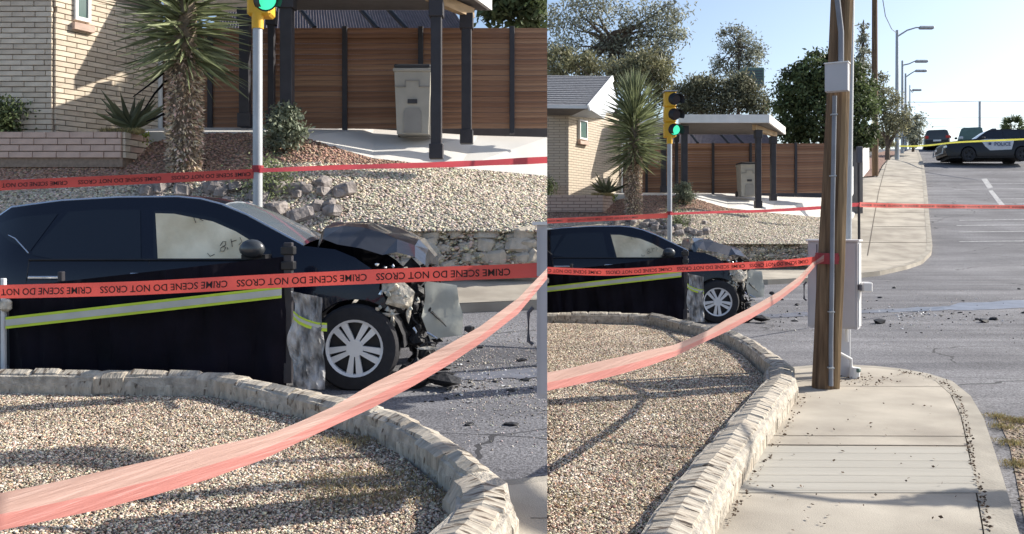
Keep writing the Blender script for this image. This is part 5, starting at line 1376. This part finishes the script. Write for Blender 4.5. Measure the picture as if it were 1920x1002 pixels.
def right_only(V):
    build_pole()
    P = V.P
    # --- trees
    def T(name, label, Z, basepx, trunk, blobs, *a, **k):
        s = Z / F; bl = []
        for x, y, rx, rz in blobs: q = P(x, y, Z + rnd.uniform(-1, 1) * rx * s * .4); bl.append((q.x, q.y, q.z, rx * s, rx * s * .7, rz * s))
        return tree(name, label, P(*basepx, Z), [P(x, y, Z) for x, y in trunk], bl, *a, **k)
    T('eucalyptus_tree', 'large open grey-green tree towering over the shingled roof', 48, (1150, 330), [(1150, 330), (1150, 200), (1146, 120), (1150, 60)],
      [(1060, 40, 34, 26), (1050, 95, 30, 30), (1105, 15, 40, 26), (1105, 70, 30, 22), (1150, 95, 34, 24), (1175, 30, 46, 30), (1215, 75, 42, 26), (1250, 30, 34, 26), (1268, 60, 20, 30), (1040, 130, 26, 14), (1120, 125, 50, 16), (1190, 130, 50, 22), (1235, 115, 30, 26)],
      12000, .24, .085, 'leaf_grey', .32, droop=.5, limbs=34, clump=.36, var=.45)
    T('tree', 'olive toned tree directly behind the yucca crown', 42, (1210, 320), [(1210, 320), (1210, 240)], [(1215, 130, 46, 34), (1170, 140, 40, 26), (1095, 122, 38, 26), (1235, 160, 26, 34), (1045, 118, 30, 28)], 8000, .2, .09, 'leaf_olive', .2, limbs=18, clump=.22)
    T('gum_tree', 'tall thin airy tree rising above the carport', 60, (1385, 260), [(1385, 260), (1384, 200), (1386, 140), (1384, 70)],
      [(1357, 65, 8, 14), (1378, 62, 15, 14), (1398, 75, 16, 16), (1420, 98, 16, 14), (1360, 92, 12, 13), (1348, 118, 10, 14), (1388, 115, 24, 20), (1372, 140, 18, 18), (1345, 145, 14, 12), (1410, 130, 16, 12)], 4200, .22, .09, 'leaf_grey', .16, limbs=30, clump=.45)
    T('bush', 'mass of grey olive bushes above the carport roof', 40, (1350, 300), [(1350, 300), (1350, 230)], [(1290, 180, 26, 28), (1320, 165, 26, 26), (1350, 185, 30, 34), (1385, 180, 34, 34), (1420, 195, 24, 30), (1300, 205, 30, 16), (1390, 160, 24, 20)], 12000, .16, .08, 'leaf_olive', .14, limbs=26, tint=(.8, .82, .9), clump=.28)
    T('tree', 'slim pointed pale tree rising left of the far wooden pole', 70, (1618, 280), [(1618, 280), (1619, 120), (1619, 40)], [(1619, 50, 6, 12), (1616, 75, 9, 12), (1612, 98, 12, 12), (1626, 96, 8, 12), (1618, 125, 18, 14), (1610, 150, 16, 16)], 1700, .26, .11, 'leaf_grey', .12, limbs=12, clump=.35)
    T('street_tree', 'greyish street tree beside the first street lamp', 46, (1665, 310), [(1664, 300), (1664, 250)], [(1660, 190, 26, 30), (1680, 210, 26, 30), (1665, 240, 26, 22), (1695, 225, 18, 26), (1648, 160, 16, 26)], 4200, .16, .07, 'leaf_olive', .14, limbs=14, tint=(.95, .95, 1.0), clump=.22)
    T('street_tree', 'sparse far street tree nearest the hill crest', 58, (1712, 285), [(1712, 285), (1712, 250)], [(1712, 238, 20, 20), (1725, 225, 14, 14), (1700, 250, 16, 16), (1715, 258, 18, 12), (1706, 268, 14, 8)], 2600, .18, .09, 'leaf_grey', .1, limbs=14, clump=.25)
    T('street_tree', 'small trees in shade near the far sidewalk bend', 50, (1645, 320), [(1642, 310), (1642, 270)], [(1642, 262, 18, 18), (1625, 265, 16, 18), (1660, 270, 14, 12)], 2600, .15, .08, 'leaf_olive', .08, limbs=8, clump=.25)
    # palm at the far right
    Zp = 80; b = P(1902, 275, Zp); th = thing('fan_palm', 'fan palm on the skyline above the patrol car', 'palm', b); s = Zp / F
    B().tube([(0, 0, -1), (0, 0, 30 * s)], [.3, .25], 9).ob('trunk', 'bark', th)
    c = Vector((0, 0, 36 * s))
    for i in range(40):
        az = rnd.uniform(0, 6.28); el = rnd.uniform(-.6, 1.45); d = Vector((math.cos(az) * math.cos(el), math.sin(az) * math.cos(el), math.sin(el))); L = rnd.uniform(.75, 1.05)
        h = c + d * .55; v = [c + Vector((.02, 0, 0)), c - Vector((.02, 0, 0)), h]; f = [(0, 1, 2)]
        for k in range(11):
            e_ = (d + Vector((rnd.gauss(0, .45), rnd.gauss(0, .45), rnd.gauss(0, .45)))).normalized(); w2 = e_.cross(Vector((rnd.gauss(0, 1), rnd.gauss(0, 1), .2))).normalized() * .04; q = len(v)
            v += [h - w2, h + w2, h + e_ * L * .5 + w2, h + e_ * L * .5 - w2, h + e_ * L - Vector((0, 0, .12))]; f += [(q, q + 1, q + 2, q + 3), (q + 3, q + 2, q + 4)]
        o = B().add(v, f).ob('frond', 'leaf_dk', th); at = o.data.attributes.new('tint', 'FLOAT_COLOR', 'POINT')
        for q in at.data: q.color = (1.1, 1.1, 1.1, 1)
    # --- street furniture up the hill
    def lamp(px, ytop, ybot, Z, xa, ya, label, r=.11):
        b = P(px, ybot, Z); th = thing('street_lamp', label, 'street lamp', b, 0, 'street lamps along the uphill sidewalk'); q = lambda x, y: P(x, y, Z) - b
        B().tube([q(px, ybot), q(px, ytop)], [r, r * .6], 10).ob('pole', 'galv', th, smooth=True)
        B().tube([q(px, ytop + (ybot - ytop) * .05), q(px + (xa - px) * .35, ya + 5), q(px + (xa - px) * .65, ya), q(xa - 8, ya)], [.05, .045, .04, .04], 7).ob('arm', 'galv', th, smooth=True)
        c = q(xa, ya); B().bevbox(c.x - .42, c.x + .42, c.y - .15, c.y + .15, c.z - .1, c.z + .08, .05).ob('lamp_head', 'galv', th)
    lamp(1682, 57, 300, 50, 1737, 52, 'tallest nearest street lamp with its arm over the road', .13)
    lamp(1692, 114, 288, 58, 1728, 115, 'second street lamp behind the nearest one')
    lamp(1698, 138, 282, 64, 1727, 133, 'third street lamp nearly hidden by the street trees')
    lamp(1706, 160, 280, 80, 1719, 169, 'farthest tiny street lamp above the trees', .08)
    b = P(1641, 330, 41); th = thing('far_utility_pole', 'bare brown wooden pole beside the uphill sidewalk', 'utility pole', b)
    B().tube([P(1641, 330, 41) - b, P(1640, 160, 41) - b, P(1640, -40, 41) - b, P(1640, -300, 41) - b], [.15, .14, .12, .1], 12).ob('pole', 'wood', th, smooth=True)
    B().tube([P(1652, -20, 41) - b, P(1660, 30, 42) - b, P(1672, 55, 46) - b, P(1681, 62, 49.9) - b], .02, 5).ob('service_wire', 'wire', th)
    b = P(1837, 260, 120); th = thing('distant_utility_pole', 'distant thin pole carrying wires across the skyline', 'utility pole', b)
    B().tube([P(1837, 275, 120) - b, P(1837, 191, 120) - b], [.18, .16], 8).ob('pole', 'galv', th)
    for y0, y1, rr in ((191.5, 190, .035), (222, 221, .02), (236, 241, .02)): B().tube([P(1640, y0, 120) - b, P(1740, y0 + .5, 120) - b, P(1837, y1, 120) - b, P(1960, y0 - 1, 120) - b], rr, 5).ob('wire', 'wire', th)
    b = P(1611, 480, 28); th = thing('post_sign', 'thin black post with a small dark sign box on the far corner', 'sign', b)
    B().tube([(0, 0, 0), P(1610, 300, 28) - b], .045, 8).ob('post', 'postdk', th); c = P(1611, 290, 28) - b
    B().bevbox(c.x - .09, c.x + .10, c.y - .06, c.y + .06, c.z - .28, c.z + .26, .02).ob('sign_box', 'boxdk', th)
    # pale garden wall behind the corner
    b = P(1610, 340, 38); pts = [P(1596, 372, 33), P(1612, 340, 39.5), P(1630, 318, 45)]; th = thing('white_wall', 'pale low garden wall behind the corner sidewalk', 'wall', b)
    tops = [P(1596, 322, 33), P(1612, 285, 39.5), P(1630, 265, 45)]; x = B(); off = Vector((-.2, 0, 0))
    vv = [q - b for q in pts + tops] + [q + off - b for q in pts + tops]; x.add(vv, [(0, 1, 4, 3), (1, 2, 5, 4), (3, 4, 10, 9), (4, 5, 11, 10), (6, 9, 10, 7), (7, 10, 11, 8), (0, 3, 9, 6), (2, 8, 11, 5)]); x.ob('wall_panel', 'white', th)
    b = P(1596, 330, 36); th = thing('dark_gate_post', 'dark upright gate panel just right of the wooden pole', 'gate', b); c = P(1595, 255, 36) - b
    B().bevbox(-.13, .13, -.1, .1, -.6, c.z, .02).ob('panel', 'postdk', th)
    # swamp cooler on a roof
    b = P(1408, 175, 44); th = thing('rooftop_cooler', 'green-grey evaporative cooler above the bushes', 'cooler', b); c0, c1 = P(1388, 165, 44) - b, P(1428, 130, 44) - b
    B().bevbox(c0.x, c1.x, -.5, .5, c0.z, c1.z, .03).ob('casing', 'acgreen', th)
    for k in range(6): z = c0.z + (c1.z - c0.z) * (k + .7) / 7; B().box(c0.x + .1, c1.x - .1, -.515, -.49, z - .03, z + .02).ob('louvre', 'leaf_dk' if False else 'boxdk', th)
    # --- patrol car
    top = [(-1.18, .36), (-1.26, .66), (-1.24, .98), (-1.1, 1.10), (-.1, 1.21), (.50, 1.27), (.80, 1.48), (1.15, 1.71), (1.5, 1.79), (2.4, 1.81), (3.3, 1.78), (3.7, 1.68), (3.93, 1.25), (3.95, .7)]
    bottom = [(3.9, .4), (3.5, .34)] + [(3.0 + .45 * math.cos(R_(a)), .4 + .45 * math.sin(R_(a))) for a in range(0, 181, 18)] + [(2.5, .3), (.5, .3)] + [(.45 * math.cos(R_(a)), .4 + .45 * math.sin(R_(a))) for a in range(0, 181, 18)] + [(-.6, .32), (-1.1, .32)]
    panes = [([(.85, 1.28), (1.25, 1.68), (2.0, 1.72), (2.0, 1.29)], 'carglass', 'window', .006), ([(2.06, 1.29), (2.06, 1.72), (2.95, 1.70), (2.98, 1.30)], 'carglass', 'window', .006), ([(3.05, 1.30), (3.03, 1.69), (3.55, 1.62), (3.7, 1.32)], 'carglass', 'window', .006),
             ([(.72, 1.2), (.95, .82), (1.2, .6), (2.4, .64), (2.62, 1.24), (.95, 1.24)], 'police_white', 'white_door_panel', .008)]
    pc = simple_car('police_car', 'black and white police patrol car parked across the uphill road', 'police car', 'police_black', (top, bottom), [0, 3.0], 1.95, panes, r=.39, topn=[(0, 3, 'front_bumper', 'police_black'), (3, 5, 'hood', 'police_black'), (5, 8, 'windscreen', 'windshield'), (8, 11, 'roof', 'police_black'), (11, 13, 'tailgate', 'police_black')])
    pc.location = V.P(1817, 303, 52.5); pc.scale = (1.04, 1.04, 1.13); pc.rotation_euler = (R_(-5), R_(0), R_(-7))
    tm = text_mesh('POLICE', .28, 'police_blue'); o = ob('lettering', tm, None, pc); o.rotation_euler = (R_(90), 0, 0); o.location = (1.9, -.012, .93)
    st = [(.24 * (1 if i % 2 == 0 else .42) * .55 * math.sin(i * math.pi / 5), .24 * (1 if i % 2 == 0 else .42) * .55 * math.cos(i * math.pi / 5)) for i in range(10)]
    B().add([(1.2 + x, -.014, .97 + z) for x, z in st], [tuple(range(10))]).ob('star_emblem', 'police_blue', pc)
    for yy in (.12, 1.5): B().bevbox(-1.27, -1.1, yy, yy + .32, .78, .92, .02).ob('headlight', 'chrome', pc)
    B().bevbox(-1.29, -1.2, .5, 1.45, .58, .9, .02).ob('grille', 'black', pc)
    B().tube([(-1.36, .2, .8), (-1.42, .2, .5), (-1.42, 1.7, .5), (-1.36, 1.7, .8)], .04, 6).ob('push_bumper', 'galv', pc)
    B().bevbox(1.5, 1.75, .35, 1.6, 1.77, 1.87, .02).ob('light_bar', 'boxdk', pc)
    B().bevbox(3.86, 3.97, .12, .3, .95, 1.3, .02).ob('tail_light', 'red_light', pc)
    B().bevbox(.7, .9, -.14, .02, 1.2, 1.33, .03).ob('side_mirror', 'black', pc)
    # --- two parked cars near the crest (seen end on)
    def endcar(px, py, Z, w_, h_, paint, label, name, lights, glass='windshield', sc=1):
        b = P(px, py, Z); th = thing(name, label, 'car', b, -math.atan((px - 960) / F) * .9)
        pr = [(-w_, .25), (-w_, .75), (-w_ * .96, .95), (-w_ * .78, h_ - .06), (-w_ * .6, h_), (w_ * .6, h_), (w_ * .78, h_ - .06), (w_ * .96, .95), (w_, .75), (w_, .25)]
        secs = [(0, .93, .55), (.12, 1, 1.), (1.0, 1, 1.0), (3.0, 1, 1.0), (3.4, 1, .62), (4.5, .95, .58)]
        v = []; f = []; n = len(pr)
        for y, sx, hz in secs:
            for x, z in pr: v.append((x * sx, y, z if z <= .95 else (.95 + (z - .95) * (max(0, (hz - .58) / .42)))))
        for i in range(len(secs) - 1):
            for j in range(n): f.append((i * n + j, i * n + (j + 1) % n, (i + 1) * n + (j + 1) % n, (i + 1) * n + j))
        f.append(tuple(range(n))); B().add(v, f).ob('body', paint, th, smooth=True)
        B().add([(-w_ * .72, .055, 1.02), (w_ * .72, .055, 1.02), (w_ * .6, .10, h_ - .1), (-w_ * .6, .10, h_ - .1)], [(0, 1, 2, 3)]).ob('rear_window', glass, th)
        for s_ in (-1, 1):
            B().bevbox(s_ * w_ * .82 - .15, s_ * w_ * .82 + .15, -.04, .05, .78, .98, .02).ob('lamp', lights, th)
            B().tube([(s_ * (w_ - .12) - .11, .7, .33), (s_ * (w_ - .12) + .11, .7, .33)], .33, 16).ob('wheel', 'tyre', th)
            B().tube([(s_ * (w_ - .12) - .11, 3.6, .33), (s_ * (w_ - .12) + .11, 3.6, .33)], .33, 16).ob('wheel', 'tyre', th)
            B().bevbox(s_ * (w_ + .1) - .1, s_ * (w_ + .1) + .1, 2.4, 2.5, .98, 1.14, .02).ob('side_mirror', 'black', th)
        B().bevbox(-w_ * .9, w_ * .9, -.06, .06, .42, .66, .03).ob('bumper', 'black', th)
        B().bevbox(-.26, .26, -.075, -.055, .55, .68, .005).ob('number_plate', 'white', th)
    endcar(1757, 279.5, 63, .88, 1.42, 'darkcar', 'dark sedan with red tail lights stopped near the crest of the road', 'parked_car', 'red_light')
    endcar(1822, 279, 66, .9, 1.65, 'acgreen', 'tall vehicle hidden behind the patrol car at the crest', 'parked_van', 'boxw')
    # leaves and litter
    r = random.Random(4)
    n = 620; Pp = []; dd = []
    edge = [(1855, 1002), (1845, 950), (1835, 905), (1822, 850), (1815, 815), (1808, 780), (1798, 750), (1775, 722), (1735, 705), (1690, 700)]
    for i in range(n):
        if i < 330: k = r.uniform(0, len(edge) - 1.01); a = edge[int(k)]; b_ = edge[int(k) + 1]; t = k - int(k); q = (a[0] + (b_[0] - a[0]) * t + r.gauss(0, 3), a[1] + (b_[1] - a[1]) * t + r.gauss(0, 2))
        elif i < 460: q = (r.gauss(1620, 45), r.gauss(715, 6))
        elif i < 560: k = r.random(); q = (1505 - 150 * k + r.gauss(6, 5), 740 + 250 * k)
        else: q = (r.uniform(1440, 1800), r.uniform(735, 1000))
        x, y = flat(q[0], q[1], 0); Pp.append((x, y, .012)); dd.append((r.gauss(0, 1), r.gauss(0, 1), r.uniform(0, .3)))
    leaves('leaf_litter', np.array(Pp), np.array(dd), npr.uniform(.012, .032, n), npr.uniform(.010, .02, n), np.ones((n, 3)), 'litter', kind='stuff', label='small dry leaves collected along the sidewalk and kerb', category='leaf litter')
    # verge gravel and leaves at right
    n = 14000; poly = [flat(x, y, -.12) for x, y in ((1893, 835), (1868, 782), (1940, 795), (2300, 830), (2300, 1050), (1935, 1050), (1918, 960))]
    xs = npr.uniform(2.5, 6.2, n); ys = npr.uniform(4.2, 8.0, n); ok = inpoly(xs, ys, poly); xs, ys = xs[ok], ys[ok]; n = len(xs)
    t = stones_tint(n, (.66, .56, .47), .5)
    pebbles('verge_gravel', np.stack([xs, ys, np.full(n, -.112)], -1), npr.uniform(.006, .02, n), t, 'gravel', kind='stuff', label='leaf-strewn gravelly dirt beside the kerb at the lower right', category='gravel')
    # grass tufts on kerb edge
    m = 1500; i = npr.integers(0, 6, m); A_ = np.array([(*flat(x, y, -.1), -.11) for x, y in ((1868, 780), (1880, 800), (1895, 830), (1905, 870), (1925, 790), (1900, 788))])[i] + npr.normal(0, .05, (m, 3)) * [1, 1, 0]
    d = npr.normal(0, .6, (m, 3)); d[:, 2] = np.abs(d[:, 2]) + .6
    leaves('kerb_grass', A_, d, npr.uniform(.02, .05, m), .006, stones_tint(m, (.8, .8, .6)), 'leaf_dry', kind='stuff', label='dry grass growing along the outside of the kerb', category='grass')
run(RV, [right_only])

# ------------------------------------------------------------------ unseen tree added right of the camera, limbs shaped to throw the ground shadows
def caster():
    root = Vector((7.6, 1.0, 0)); th = thing('shadow_caster_tree', 'unseen leafless tree added out of frame, limbs shaped to shade the gravel', 'tree', root)
    crotch = Vector((7.3, 1.6, 2.3))
    B().tube([root - root, Vector((-.1, .1, 1.2)), crotch - root], [.2, .17, .15], 10).ob('trunk', 'bark', th, smooth=True)
    def S(V, px, py, h):
        if V.left: px, py = l2r(px, py)
        x, y = flat(px, py, 0); g_ = V.W(x, y, 0); return g_ + SUN * ((h - g_.z) / SUN.z)
    def ST(p, h): return Vector((p[0], p[1], 0)) + SUN * (h / SUN.z)
    # entries whose shadows fall below the picture
    inL = ST((1.2, 2.9), 3.8); inR = ST((3.3, 3.4), 2.3)
    LB = [('L', inL, [(1010, 960, 3.9), (900, 898, 4.0), (700, 915, 4.1), (500, 930, 4.3), (330, 948, 4.4), (200, 952, 4.5)], .075),
          ('L', inL, [(1010, 975, 3.85), (880, 906, 3.9), (700, 925, 3.95), (560, 925, 4.0)], .07),
          ('L', inL, [(1010, 945, 4.1), (930, 875, 4.3), (870, 852, 4.4), (700, 868, 4.5), (520, 880, 4.6), (300, 898, 4.7), (180, 892, 4.8), (100, 885, 4.8), (0, 872, 4.8), (-60, 862, 4.8)], .035),
          ('L', None, [(300, 900, 4.7), (110, 860, 4.9), (40, 878, 4.9), (-60, 885, 4.9)], .09),
          ('R', inR, [(1940, 938, 2.35), (1890, 942, 2.4), (1700, 946, 2.6), (1560, 938, 2.9), (1390, 916, 3.3), (1320, 850, 3.6), (1200, 845, 3.9), (1110, 838, 4.1), (1030, 838, 4.3), (980, 845, 4.4)], .026),
          ('R', inR, [(1940, 925, 2.3), (1820, 930, 2.35), (1750, 934, 2.4), (1640, 942, 2.5), (1560, 940, 2.55)], .03)]
    for V, ent, pts, r in LB:
        VV = LV if V == 'L' else RV
        w_ = [S(VV, *p) - root for p in pts]; ct = ([crotch - root, ent - root] if ent else []) + w_
        B().tube(ct, [r * (1.4 - .7 * i / len(ct)) for i in range(len(ct))], 7).ob('limb', 'bark', th, smooth=True)
    # a clump of leaves for the broad shadow on the sidewalk
    g1 = S(RV, 1815, 934, 2.35); g2 = S(RV, 1870, 936, 2.35)
    n = 4000; k = npr.random((n, 1)); p = np.array(g1[:]) * (1 - k) + np.array(g2[:]) * k - np.array(root[:]) + npr.normal(0, 1, (n, 3)) * np.array([.12, .045, .035])
    leaves('leaf_clump', p, npr.normal(size=(n, 3)), .06, .035, np.ones((n, 3)), 'leaf_dk', th)
    g3 = S(LV, 60, 870, 4.9); p = np.array(g3[:]) - np.array(root[:]) + npr.normal(0, 1, (900, 3)) * np.array([.16, .06, .05]); leaves('leaf_clump', p, npr.normal(size=(900, 3)), .07, .04, np.ones((900, 3)), 'leaf_dk', th)
caster()

# ------------------------------------------------------------------ the two places end where they meet
bpy.context.view_layer.update()
SN = Vector((1, -66 / F, 0)).normalized()
gone = []
for nm, V in SIDEOBJ.items():
    o = bpy.data.objects.get(nm)
    if not o or o.type != 'MESH': continue
    mw = o.matrix_world; ds = [SN.dot(mw @ Vector(c)) for c in o.bound_box]; lo, hi = min(ds), max(ds)
    if V.left: lo, hi = -hi, -lo            # positive = inside
    if lo >= -.001: continue
    if hi <= .001: gone.append(o); continue
    if o.data.users > 1: o.data = o.data.copy()
    bm = bmesh.new(); bm.from_mesh(o.data); inv = mw.inverted()
    n = (mw.to_3x3().transposed() @ SN).normalized() * (-1 if V.left else 1); p = inv @ Vector((0, 0, 0))
    bmesh.ops.bisect_plane(bm, geom=bm.verts[:] + bm.edges[:] + bm.faces[:], plane_co=p, plane_no=n, clear_inner=True)
    bm.to_mesh(o.data); bm.free()
    if not len(o.data.polygons): gone.append(o)
names = {o.name for o in gone}
def sweep(o):
    kids = list(o.children)
    alive = [sweep(c) for c in kids]
    if o.type == 'CAMERA' or o.type == 'LIGHT': return True
    dead = (o.name in names and not any(alive)) or (o.type == 'EMPTY' and not any(alive))
    if dead: bpy.data.objects.remove(o); return False
    return True
for o in [o for o in bpy.data.objects if o.parent is None]: sweep(o)
